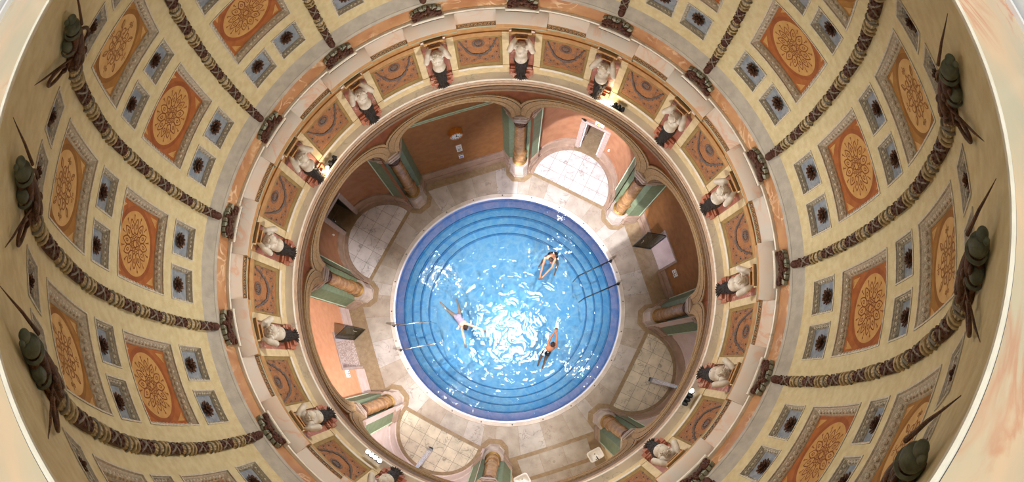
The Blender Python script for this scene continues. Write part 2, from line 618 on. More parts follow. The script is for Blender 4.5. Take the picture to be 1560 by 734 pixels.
F, I = [], []
for i in range(len(zs) - 1):
    for j in range(na):
        k = (j + 1) % na
        a = al[j]; b = al[k] if k else al[0] + 360
        am = (a + b) / 2
        da = (am - 11.25 + 11.25) % 22.5 - 11.25
        smid = (zs[i] + zs[i + 1]) / 2
        if in_coffer(da, smid):
            continue
        F.append((i * na + j, (i + 1) * na + j, (i + 1) * na + k, i * na + k))
        I.append(1 if smid < S(10.72) else 0)
mb.V = [tuple(v) for v in V]; mb.F = F; mb.I = I


def rect_loop(ac, hw, s0, s1, inset, off, nu=6, nv=6, raw=False):
    """rectangle on the dome, inset in metres"""
    out = []
    def pt(u, v):
        s = s0 + inset + (s1 - s0 - 2 * inset) * v
        r = rz(s)[0]
        h = rad(hw) - inset / r
        return (ac + math.degrees(h * (2 * u - 1)), s, off)
    for i in range(nu): out.append(pt(i / nu, 0))
    for i in range(nv): out.append(pt(1, i / nv))
    for i in range(nu): out.append(pt(1 - i / nu, 1))
    for i in range(nv): out.append(pt(0, 1 - i / nv))
    return out if raw else [DP(*p) for p in out]


for k in range(16):
    for l in LARGE:
        c = 11.25 + 22.5 * k
        mb.loft([rect_loop(c, HW, l[1], l[2], 0, 0), rect_loop(c, HW, l[1], l[2], 0, -l[3] - .03)], 0)
        mb.loft([rect_loop(c, HW, l[1], l[2], t, -l[3] - .03) for t in (0, .2, .4)], 0, True, (False, True))
    for l in SMALL:
        for sg in (-1, 1):
            c = 11.25 + 22.5 * k + sg * SC
            mb.loft([rect_loop(c, SH, l[1], l[2], 0, 0), rect_loop(c, SH, l[1], l[2], 0, -l[3] - .03)], 0)
            mb.loft([rect_loop(c, SH, l[1], l[2], t, -l[3] - .03) for t in (0, .06)], 0, True, (False, True))
struct(mb.build('ceiling', ['plaster', 'grey_band'], None, 50))


# ------------------------------------------------------------------ coffers
def local_f(s0, s1):
    sc_ = (s0 + s1) / 2
    rc, zc = rz(sc_)
    def f(u, v, off=0.0):      # u metres along the ring, v metres up the dome from the coffer's middle
        s = sc_ + v
        r, z = rz(s, off)
        a = u / rz(s)[0]
        return Vector((r * math.cos(a) - rc, r * math.sin(a), z - zc))
    return f, rc, zc, sc_


def frame_mesh(hw, s0, s1, d, ins, eggs, f, sc_):
    mb = MB()
    def lp(t, off, n=8):
        return [f(rad(a) * rz(s)[0], s - sc_, o) for a, s, o in rect_loop(0, hw, s0, s1, t, off, n, n, True)]
    e = 0.003
    mb.loft([lp(-.012, e), lp(-.012, .012), lp(.006, .012), lp(.010, -.012), lp(.016, -.016), lp(ins * .35, -d * .30), lp(ins * .8, -d * .78), lp(ins * .86, -d * .78), lp(ins, -d * .9), lp(ins, -d - .01)], 0)
    # leaf-and-dart: one bump per leaf across the sloping side
    h = [rad(hw) * rz(s)[0] for s in (s0, s1)]
    t0, t1 = ins * .38, ins * .78
    o0, o1 = -d * .32, -d * .74
    def leaf(P0, P1, wdir, wid):
        c = (P0 + P1) / 2
        ax = (P1 - P0)
        n = ax.cross(wdir).normalized()
        R = Matrix((wdir.normalized(), ax.normalized(), n)).transposed()
        mb.ell(c, (wid, ax.length * .55, 0.022), R, 6, 4, 1)
    for side in range(4):
        if side in (0, 2):
            s_out = s0 if side == 0 else s1
            sg = 1 if side == 0 else -1
            hh = h[0 if side == 0 else 1] - ins
            n = max(3, int(round(2 * hh / eggs)))
            for i in range(n):
                u = -hh + 2 * hh * (i + .5) / n
                v = s_out - sc_
                leaf(f(u, v + sg * t0, o0), f(u, v + sg * t1, o1), f(u + .01, v, 0) - f(u - .01, v, 0), hh / n * .78)
        else:
            sg = 1 if side == 1 else -1
            L_ = s1 - s0 - 2 * ins
            n = max(3, int(round(L_ / eggs)))
            for i in range(n):
                v = s0 - sc_ + ins + L_ * (i + .5) / n
                hh = rad(hw) * rz(sc_ + v)[0]
                leaf(f(sg * (hh - t0), v, o0), f(sg * (hh - t1), v, o1), f(0, v + .01, 0) - f(0, v - .01, 0), L_ / n * .39)
    return mb


def circle(r, n=40, cx=0, cy=0):
    return [(cx + r * math.cos(2 * PI * i / n), cy + r * math.sin(2 * PI * i / n)) for i in range(n)]


def polar(r, a, cx=0, cy=0):
    return (cx + r * math.cos(a), cy + r * math.sin(a))


def petal(a, r0, r1, w, n=9):
    P = []
    for i in range(n):
        t = i / (n - 1)
        rr = r0 + (r1 - r0) * t
        ww = w * max(0.0, math.sin(PI * t ** .8)) ** .75
        P.append((rr, ww))
    L_ = [(r * math.cos(a) - w_ * math.sin(a), r * math.sin(a) + w_ * math.cos(a)) for r, w_ in P]
    R_ = [(r * math.cos(a) + w_ * math.sin(a), r * math.sin(a) - w_ * math.cos(a)) for r, w_ in P]
    return L_ + R_[::-1]


def spiral(cx, cy, r, a0, turns, n=14, grow=1.0):
    return [(cx + r * (1 - i / n * .75) * math.cos(a0 + turns * 2 * PI * i / n), cy + r * (1 - i / n * .75) * math.sin(a0 + turns * 2 * PI * i / n)) for i in range(n + 1)]


def panel_mesh(hw, s0, s1, d, ins, f, sc_, kind):
    mb = MB()
    n = 10
    rows = []
    for i in range(n + 1):
        s = s0 + ins * .95 + (s1 - s0 - 1.9 * ins) * i / n
        hh = rad(hw) * rz(s)[0] - ins * .95
        rows.append([f(-hh + 2 * hh * j / n, s - sc_, -d) for j in range(n + 1)])
    mb.loft(rows, 0, False)
    hb = rad(hw) * rz(s0)[0] - ins
    ht = rad(hw) * rz(s1)[0] - ins
    H = (s1 - s0) / 2 - ins
    W = (hb + ht) / 2
    R = min(H, W) * .90
    ex = min(W / H, 1.12) if W > H else 1.0
    def E(pts):
        return [(p[0] * ex, p[1]) for p in pts]
    mb.ribbon(E(circle(R * 1.02, 56)), R * .15, f, 1, True, -d + .004)
    mb.fan(E(circle(R * .95, 56)), (0, 0), f, 2, -d + .005)
    # corner triangles
    for sx in (-1, 1):
        for sy in (-1, 1):
            hw_ = (hb if sy < 0 else ht)
            x1, y1 = sx * hw_ * .90, sy * H * .92
            t = .27 * R
            mb.fan([(x1, y1), (x1 - sx * t * 1.0, y1), (x1, y1 - sy * t * 1.5)], (x1 - sx * t * .3, y1 - sy * t * .4), f, 2, -d + .004)
            mb.ribbon([(x1 - sx * t * .2, y1 - sy * t * .15), (x1 - sx * t * .8, y1 - sy * t * .08)], .008, f, 3, False, -d + .006)
    w = R * .028
    o = -d + .008
    if kind == 'lower':
        mb.ribbon(circle(R * .10, 16), w, f, 3, True, o)
        for i in range(8):
            a = 2 * PI * i / 8
            mb.ribbon(circle(R * .045, 8, *polar(R * .15, a)), w, f, 3, True, o)
        mb.ribbon(circle(R * .235, 24), w, f, 3, True, o)
        for i in range(12):
            a = 2 * PI * i / 12
            mb.ribbon(petal(a, R * .27, R * .74, R * .125), w * 1.25, f, 3, True, o)
            mb.ribbon(petal(a, R * .44, R * .58, R * .04), w, f, 3, True, o)
            b = a + PI / 12
            mb.ribbon([polar(R * .66, b), polar(R * .80, b)], w, f, 3, False, o)
            mb.ribbon(circle(R * .025, 6, *polar(R * .82, b)), w, f, 3, True, o)
    else:
        mb.ribbon(circle(R * .14, 16), w * 1.4, f, 3, True, o)
        for i in range(6):
            mb.ribbon(circle(R * .05, 8, *polar(R * .2, 2 * PI * i / 6)), w, f, 3, True, o)
        for i in range(4):
            a = PI / 4 + i * PI / 2
            for sg in (-1, 1):
                c = polar(R * .42, a + sg * .42)
                mb.ribbon(spiral(c[0], c[1], R * .17, a + PI, sg * 1.3, 16), w * 1.5, f, 3, False, o)
            mb.ribbon([polar(R * .25, a), polar(R * .5, a + .06), polar(R * .62, a - .05), polar(R * .8, a)], w * 1.3, f, 3, False, o)
            mb.ribbon(petal(a, R * .55, R * .82, R * .07), w, f, 3, True, o)
            b = i * PI / 2
            mb.ribbon(petal(b, R * .25, R * .58, R * .10), w * 1.3, f, 3, True, o)
            mb.ribbon([polar(R * .58, b), polar(R * .84, b)], w, f, 3, False, o)
            mb.ribbon(circle(R * .04, 8, *polar(R * .72, b + .12)), w, f, 3, True, o)
            mb.ribbon(circle(R * .04, 8, *polar(R * .72, b - .12)), w, f, 3, True, o)
    return mb


def rosette_mesh(R, f, d):
    mb = MB()
    o = f(0, 0, -d + .01)
    ux = (f(.01, 0, 0) - f(-.01, 0, 0)).normalized()
    uy = (f(0, .01, 0) - f(0, -.01, 0)).normalized()
    un = (f(0, 0, .01) - f(0, 0, 0)).normalized()
    mb2 = MB()
    for ring, (rr, n, h, tilt, sz) in enumerate(((.70, 10, .02, .35, .34), (.40, 8, .05, .75, .26))):
        for i in range(n):
            a = 2 * PI * (i + ring * .5) / n
            e = ux * math.cos(a) + uy * math.sin(a)
            t = un.cross(e)
            ax = (e * math.cos(tilt) + un * math.sin(tilt)).normalized()
            nn = ax.cross(t).normalized()
            Rm = Matrix((t, ax, nn)).transposed()
            mb.ell(o + e * R * rr + un * h, (R * sz * .62, R * sz, R * .09), Rm, 8, 5, 0)
    mb.ell(o + un * .02, (R * .45, R * .45, .03), Matrix((ux, uy, un)).transposed(), 10, 4, 0)
    mb2.ell(o + un * .07, R * .2, None, 10, 6, 0)
    for i in range(6):
        a = 2 * PI * i / 6
        mb2.ell(o + un * .065 + (ux * math.cos(a) + uy * math.sin(a)) * R * .17, R * .1, None, 6, 4, 0)
    return mb, mb2


def bay_phrase(b):
    """bay b lies between ribs b and b+1; 4 is the first bay clockwise of the clock"""
    n = (4 - b) % 16
    return ORD[n + 1] + ' dome bay clockwise of the clock' if n < 8 else ORD[16 - n] + ' dome bay counterclockwise of the clock'


for row, s0, s1, d, ins in LARGE:
    f, rc, zc, sc_ = local_f(s0, s1)
    proto = None
    used = []
    for b in range(16):
        c = (b + .5) * 22.5
        loc = pol(rc, c, zc)
        if not any(seen(pol(rz(s)[0], c + da, rz(s)[1]), 60) for s in (s0, s1) for da in (-HW, HW)):
            continue
        if proto is None:
            proto = thing('painted_coffer', '', 'coffer', group=row + ' row of painted coffers')
            frame_mesh(HW, s0, s1, d, ins, .085, f, sc_).build('frame', ['coffer_grey', 'coffer_grey'], proto)
            pm = ['paint_orange', 'paint_ring', 'paint_tan', 'paint_line'] if row == 'lower' else ['paint_brown', 'paint_brown_ring', 'paint_pale', 'paint_soft']
            panel_mesh(HW, s0, s1, d, ins, f, sc_, row).build('painted_panel', pm, proto)
        des = 'large orange coffer with twelve petal flower, ' if row == 'lower' else 'large ochre coffer with scrolled medallion, '
        place(proto, used, loc, rad(c), des + bay_phrase(b))

for row, s0, s1, d, ins in SMALL:
    f, rc, zc, sc_ = local_f(s0, s1)
    proto = None
    used = []
    for b in range(16):
        for sg in (-1, 1):
            c = (b + .5) * 22.5 + sg * SC
            loc = pol(rc, c, zc)
            if not seen(loc, 60):
                continue
            if proto is None:
                proto = thing('rosette_coffer', '', 'coffer', group=row + ' row of small rosette coffers')
                frame_mesh(SH, s0, s1, d, ins, .07, f, sc_).build('frame', ['coffer_grey', 'coffer_grey'], proto)
                bk = MB()
                rows = []
                for i in range(5):
                    s = s0 + ins * .95 + (s1 - s0 - 1.9 * ins) * i / 4
                    hh = rad(SH) * rz(s)[0] - ins * .95
                    rows.append([f(-hh + 2 * hh * j / 4, s - sc_, -d) for j in range(5)])
                bk.loft(rows, 0, False)
                bk.build('back_panel', 'coffer_blue', proto)
                R = min((s1 - s0) / 2 - ins, rad(SH) * rc - ins) * .62
                a_, b_ = rosette_mesh(R, f, d)
                ro = a_.build('rosette', 'bronze', proto, None)
                b_.build('boss', 'bronze', ro, None)
            side = 'counterclockwise' if sg > 0 else 'clockwise'
            place(proto, used, loc, rad(c), 'small rosette coffer, ' + row + ' row, ' + bay_phrase(b).replace('dome bay', 'bay') + ', its ' + side + ' one')

# ------------------------------------------------------------------ ribs (bound rods)
SR0, SR1 = S(10.50), S(15.22)
RW = 0.066


def rib_label(k, noun, tail=''):
    w = where16(k)
    return noun + (' straight above the wall clock' if w is None else ', ' + w + ' from the one above the clock')


def rib_local():
    r0, z0 = rz(SR0)
    def g(s, t=0.0, n=0.0):
        r, z = rz(s, n)
        return Vector((r - r0, t, z - z0))
    return g, r0, z0


g, r0r, z0r = rib_local()


def rib_ring(s, R, n=14, flute=0.0):
    c = g(s, 0, .035)
    nn = (g(s, 0, .1) - g(s, 0, 0)).normalized()
    out = []
    for j in range(n):
        a = 2 * PI * j / n
        rr = R * (1 - (flute if j % 2 else 0))
        out.append(c + Vector((0, 1, 0)) * rr * math.cos(a) + nn * rr * math.sin(a))
    return out


proto = thing('bound_rod', '', 'ornamental rod', group='bound rods running up the dome')
NP = 7
LEN = SR1 - SR0
rod = MB()
rod.loft([rib_ring(SR0 + LEN * i / 120, RW * (.82 + .06 * math.sin(i * .4)), 20, .16) for i in range(4, 121)], 0, True, (True, True))
rod.build('fluted_rod', 'stone', proto, 30)
tip = MB()
tip.loft([rib_ring(SR0 - .05 + .02 * i, RW * x, 14) for i, x in enumerate((.55, .85, .98, 1.0, 1.0, 1.0, .96, .9))], 0, True, (True, True))
tip.build('bronze_tip', 'bronze_red', proto)
per = (LEN - .15) / NP
for p in range(NP):
    s = SR0 + .10 + p * per
    sl = MB()
    n = 12
    L_ = per * .52
    sl.loft([rib_ring(s + L_ * i / n, RW * (1.0 + .05 * math.sin(PI * i / n)), 14, .05) for i in range(n + 1)], 0, True, (True, True))
    for i in range(5):      # leaf tips and berries laid on the sleeve
        for q in range(4):
            a = .4 + q * .75 + (i % 2) * .37
            R_ = rib_ring(s + L_ * (i + .6) / 5.2, RW * 1.02, 64)
            sl.ell(R_[int(a / (2 * PI) * 64) % 64], .018, None, 5, 4, 0)
    sl.build('bronze_sleeve', 'bronze_red', proto, 50)
    rb = MB()
    for sg in (-1, 1):      # crossed ribbon over the sleeve
        pts = []
        for i in range(15):
            t = i / 14
            a = PI / 2 + sg * (t - .5) * 2.6
            R_ = rib_ring(s + L_ * (.25 + .6 * t), RW * 1.07, 64)
            pts.append(R_[int(round(a / (2 * PI) * 64)) % 64])
        rb.tube(pts, .012, 6, 0)
    rb.build('crossed_ribbon', 'ribbon', proto)
    rg = MB()
    s2 = s + L_ + .02
    for q in (0, .085):
        rg.tube([rib_ring(s2 + q, RW * 1.06, 20)[j % 20] for j in range(21)], .017, 6, 0)
    rg.tube([rib_ring(s2 + .085 * t, RW * 1.05, 40)[int(6 + 9 * t + 3 * math.sin(t * 2 * PI)) % 40] for t in np.linspace(0, 1, 9)], .013, 5, 0)
    rg.build('stone_ring', 'stone', proto)
    cu = MB()
    s3 = s2 + .12
    L3 = per * .22
    cu.loft([rib_ring(s3 + L3 * i / 8, RW * (.95 + .10 * math.sin(PI * (i / 8) ** .8)), 24, .12) for i in range(9)], 0, True, (True, True))
    cu.build('fluted_cup', 'stone', proto, 30)
    tb = MB()
    tb.tube([rib_ring(s3 + L3 * (.6 + .12 * math.sin(2 * PI * j / 20)), RW * 1.12, 20)[j % 20] for j in range(21)], .014, 6, 0)
    tb.tube([rib_ring(s3 + L3 * (.6 + .5 * t), RW * 1.06, 40)[int(10 + 8 * t) % 40] for t in np.linspace(0, 1, 6)], .012, 5, 0)
    tb.build('ribbon_tie', 'ribbon', proto)
used = []
for k in range(16):
    c = 22.5 * k
    if not (seen(DP(c, SR0), 60) or seen(DP(c, SR1), 60) or seen(DP(c, (SR0 + SR1) / 2), 60)):
        continue
    place(proto, used, pol(r0r, c, z0r), rad(c), rib_label(k, 'bronze and stone bound rod on the dome'))

# ------------------------------------------------------------------ trophies at the rod tops
def trophy(mirror):
    rt, zt = rz(SR1)
    q = -1 if mirror else 1
    def h(t, s, n):
        r, z = rz(SR1 + s, n)
        return Vector((r - rt, q * t, z - zt))
    root = thing('helmet_trophy', '', 'trophy', group='helmet trophies under the oculus')
    def axes(s):
        up = (h(0, s + .02, 0) - h(0, s - .02, 0)).normalized()
        nn = (h(0, s, .05) - h(0, s, 0)).normalized()
        ty = Vector((0, 1, 0))
        return Matrix((ty, up, nn)).transposed()
    # big helmet: bowl, brim and crest knob
    m = MB()
    A = axes(.60)
    c = h(0.0, .60, .09)
    m.ell(c, (.068, .072, .070), A, 18, 12, 0)
    m.loft([[c + A @ Vector((R * math.cos(a), -.055 + dz, R * math.sin(a))) for a in np.linspace(0, 2 * PI, 20, endpoint=False)] for R, dz in ((.065, .010), (.080, .0), (.080, -.012), (.062, -.008))], 0)
    he = m.build('large_helmet', 'helmet', root)
    m = MB()
    m.ell(h(0.01, .685, .085), (.040, .038, .04), axes(.70), 14, 8, 0)
    m.ell(h(-.03, .695, .06), (.022, .022, .022), axes(.70), 10, 6, 0)
    m.build('crest', 'helmet', he)
    m = MB()
    A = axes(.34)
    c = h(-.05, .40, .055)
    m.ell(c, (.062, .066, .055), A, 16, 10, 0)
    m.loft([[c + A @ Vector((R * math.cos(a), -.05 + dz, R * math.sin(a))) for a in np.linspace(0, 2 * PI, 18, endpoint=False)] for R, dz in ((.058, 0), (.072, -.008), (.072, -.016), (.055, -.014))], 0)
    m.build('small_helmet', 'helmet', root)
    m = MB()        # twisted drapery between the helmets
    for i in range(4):
        ph = i * 1.6
        m.tube([h(.05 * math.sin(ph + t * 3.0) + .02, .02 + .50 * t, .075 + .045 * math.cos(ph + t * 3.0)) for t in np.linspace(0, 1, 12)], [.030 + .016 * math.sin(PI * t) for t in np.linspace(0, 1, 12)], 8, 0)
    for i in range(9):
        m.ell(h(random.uniform(-.06, .08), random.uniform(.05, .5), random.uniform(.09, .14)), (.03, .045, .02), axes(.3), 7, 5, 0)
    m.build('drapery', 'bronze', root, 60)
    m = MB()
    m.loft([[h(R * math.cos(a), s, .05 + R * math.sin(a)) for a in np.linspace(0, 2 * PI, 16, endpoint=False)] for R, s in ((.055, -.04), (.075, -.01), (.07, .05), (.085, .1), (.05, .14))], 0, True, (True, True))
    for i in range(8):
        a = i * 2 * PI / 8
        m.ell(h(.075 * math.cos(a), .04, .05 + .075 * math.sin(a)), (.024, .05, .024), axes(0), 6, 5, 0)
    m.build('leaf_collar', 'bronze', root, 60)
    m = MB()
    m.ell(h(.095, .075, .11), .038, None, 12, 8, 0)
    m.build('knob', 'bronze', root)
    for (t, s, rx, ry, tilt) in ((.15, .22, .060, .135, .4), (-.28, .36, .062, .150, .75)):
        m = MB()
        pts = []
        for i in range(21):
            a = 2 * PI * i / 20
            x, y = rx * math.cos(a), ry * math.sin(a)
            pts.append(h(t + x * math.cos(tilt) - y * math.sin(tilt), s + x * math.sin(tilt) + y * math.cos(tilt), .07 + .02 * math.cos(a)))
        m.tube(pts, .016, 8, 0)
        m.tube([h(t * .3, s - .12, .08), h(t * .7, s - .08, .10), pts[14]], .018, 7, 0)
        m.build('ribbon_loop', 'bronze', root)
    m = MB()
    m.tube([h(.06, .10, .10), h(-.22, .40, .085), h(-.40, .57, .06), h(-.50, .66, .03)], [.011, .010, .009, .002], 7, 0)
    m.build('spear', 'bronze', root)
    m = MB()
    m.tube([h(.03, .62, .17), h(.06, .80, .13), h(.10, 1.0, .06)], [.014, .010, .002], 6, 0)
    m.build('spear', 'bronze', root)
    return root, rt, zt


for mirror in (False, True):
    proto, used = None, []
    for k in range(16):
        if (k in (5, 6, 7, 8, 9, 10, 11)) != mirror:
            continue
        c = 22.5 * k
        if not seen(DP(c, SR1 + .4), 90):
            continue
        if proto is None:
            proto, rt, zt = trophy(mirror)
        place(proto, used, pol(rt, c, zt), rad(c), rib_label(k, 'bronze trophy with two round helmets'))

# ------------------------------------------------------------------ oculus slab and lantern foot
mb = MB()
mb.lathe([(2.475, 15.945), (2.43, 15.965), (2.405, 15.98), (2.40, 15.995), (2.41, 16.005), (2.43, 16.005), (2.44, 15.998)], 128, m=0)
mb.lathe([(2.44, 16.0), (2.452, 15.995)], 128, m=1)
struct(mb.build('trim_1', ['oculus_white', 'ink']))
mb = MB()
mb.lathe([(2.452, 15.995), (3.0, 16.0), (3.5, 16.0), (3.86, 16.0)], 128)
struct(mb.build('floor_lantern', 'oculus_marble'))
mb = MB()
mb.lathe([(3.82, 16.0), (3.82, 16.05), (3.88, 16.06), (3.92, 16.05), (3.93, 16.02), (3.99, 16.02), (4.0, 16.16), (4.05, 16.17)], 96, mats=[0, 0, 0, 1, 1, 0, 0])
struct(mb.build('baseboard_lantern', ['white', 'dark_steel']))
mb = MB()
for i in range(32):
    a = i * 360 / 32 + 4
    p0 = pol(4.02, a, 17.9)
    mb.box(p0, (.06, .08, 3.4), Matrix.Rotation(rad(a), 3, 'Z'))
mb.lathe([(3.98, 19.6), (4.08, 19.6), (4.08, 19.8), (3.98, 19.8), (3.98, 19.6)], 64)
mb.lathe([(3.98, 17.3), (4.06, 17.3), (4.06, 17.36), (3.98, 17.36), (3.98, 17.3)], 64)
struct(mb.build('window_1', 'white'))

# ------------------------------------------------------------------ cornice
def ring_steps(prof_fn, angs):
    return [[pol(r, a, z) for a in angs] for r, z in prof_fn]


def ressaut_angles(hw, dense=1.875):
    out = []
    for k in range(16):
        c = 22.5 * k
        out += [(c - hw, 0), (c - hw + .001, 1)]
        out += [(c + x, 1) for x in np.linspace(-hw, hw, 7)[1:-1]]
        out += [(c + hw - .001, 1), (c + hw, 0)]
        out += [(c + x, 0) for x in np.linspace(hw, 22.5 - hw, 6)[1:-1]]
    return out


mb = MB()
mb.lathe([(4.80, 10.45), (4.79, 10.44), (4.79, 10.36)], 192, m=1)
mb.lathe([(4.79, 10.36), (4.80, 10.36), (4.80, 10.04)], 192, m=0)
struct(mb.build('trim_2', ['orange_marble', 'grey_band']))
mb = MB()
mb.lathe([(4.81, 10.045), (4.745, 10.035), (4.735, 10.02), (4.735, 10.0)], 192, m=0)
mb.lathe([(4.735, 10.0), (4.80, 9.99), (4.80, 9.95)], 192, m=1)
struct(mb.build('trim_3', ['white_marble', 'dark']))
RA = ressaut_angles(6.3)
def rr(prof):
    return [[pol(r - (d if f else 0), a, z) for a, f in RA] for r, z, d in prof]
mb = MB()
P = [(4.82, 9.99, 0), (4.75, 9.975, 0), (4.615, 9.80, .10), (4.60, 9.785, .10)]
mb.loft(rr(P), 0)
P2 = [(4.60, 9.785, .10), (4.615, 9.775, .10), (4.615, 9.755, .10)]
mb.loft(rr(P2), 1)
P3 = [(4.615, 9.755, .10), (4.625, 9.75, .08), (4.63, 9.64, .08), (4.605, 9.635, .06)]
mb.loft(rr(P3), 2)
P4 = [(4.605, 9.635, .05), (4.615, 9.58, .05), (4.65, 9.565, .05)]
mb.loft(rr(P4), 3)
P5 = [(4.65, 9.565, .05), (4.70, 9.54, .04), (4.72, 9.46, .04)]
mb.loft(rr(P5), 4)
P6 = [(4.72, 9.46, .04), (4.76, 9.42, .03), (4.95, 9.38, 0), (4.95, 9.05, 0)]
mb.loft(rr(P6), 2)
struct(mb.build('trim_4', ['pink_marble', 'ochre', 'ochre', 'green_line', 'dark'], None, 25))

# greek key strips between the ressauts
def fcyl(r0, z0):
    def f(u, v, off=0.0):
        a = u / r0
        return Vector(((r0 - off) * math.cos(a) - r0, (r0 - off) * math.sin(a), v))
    return f


KA = 4.75
proto, used = None, []
for k in range(16):
    c = 22.5 * (k + .5)
    z0 = 9.635
    if not seen(pol(4.62, c, z0), 60):
        continue
    if proto is None:
        proto = thing('greek_key_strip', '', 'frieze', group='greek key strips of the cornice')
        f = fcyl(4.62, 0)
        hw = rad(KA) * 4.62
        m = MB()
        n = 14
        m.loft([[f(-hw + 2 * hw * i / n, v, o) for i in range(n + 1)] for v, o in ((0, .0), (0, .012), (.125, .012), (.125, 0))], 0, False)
        m.build('strip', 'ochre', proto, 30)
        m = MB()
        un = 2 * hw / 9
        for i in range(9):
            x = -hw + un * i
            U = lambda *p: [(x + a * un, .012 + b * .10) for a, b in p]
            for seg in (U((.0, .05), (.95, .05)), U((.08, .05), (.08, .95)), U((.08, .95), (.80, .95)), U((.80, .95), (.80, .35)), U((.80, .35), (.38, .35)), U((.38, .35), (.38, .65))):
                m.ribbon(seg, .014, f, 0, False, .016)
        m.build('key_pattern', 'dark', proto, None)
    place(proto, used, pol(4.62, c, z0), rad(c), 'greek key strip above the frieze panel, ' + bay_phrase(k).replace('dome bay', 'one'))

# ------------------------------------------------------------------ frieze wall, ledge, mouldings
FR = 4.95
mb = MB()
fa = []
mb.lathe([(FR + .03, 9.42), (FR + .03, 7.45)], 192, m=0)
struct(mb.build('wall_frieze', 'cream'))
mb = MB()
mb.lathe([(FR + .03, 9.05), (FR - .035, 9.045), (FR - .045, 9.0), (FR - .035, 8.90), (FR + .03, 8.86)], 192, m=0)
struct(mb.build('trim_5', 'ochre'))
mb = MB()
mb.lathe([(FR + .03, 7.70), (FR - .03, 7.69), (FR - .035, 7.66), (FR - .035, 7.47)], 192, m=1)
mb.lathe([(FR - .035, 7.475), (4.72, 7.465), (4.705, 7.45), (4.70, 7.42)], 192, m=0)
struct(mb.build('trim_6', ['white_marble', 'cream']))
mb = MB()
mb.lathe([(4.70, 7.42), (4.765, 7.405), (4.765, 7.38), (4.725, 7.375), (4.715, 7.33), (4.735, 7.25), (4.80, 7.20), (4.82, 7.17), (4.775, 7.16), (4.77, 7.10), (4.80, 7.05), (4.865, 7.01), (4.865, 6.98), (4.81, 6.975), (4.815, 6.86), (4.85, 6.80), (4.87, 6.78), (4.845, 6.77), (4.85, 6.68), (4.90, 6.60)], 192,
         mats=[1, 1, 0, 0, 0, 2, 1, 0, 0, 2, 1, 1, 0, 2, 1, 1, 3, 3, 3])
struct(mb.build('trim_7', ['mould_pink', 'dark', 'mould_brown', 'mould_brown'], None, 25))

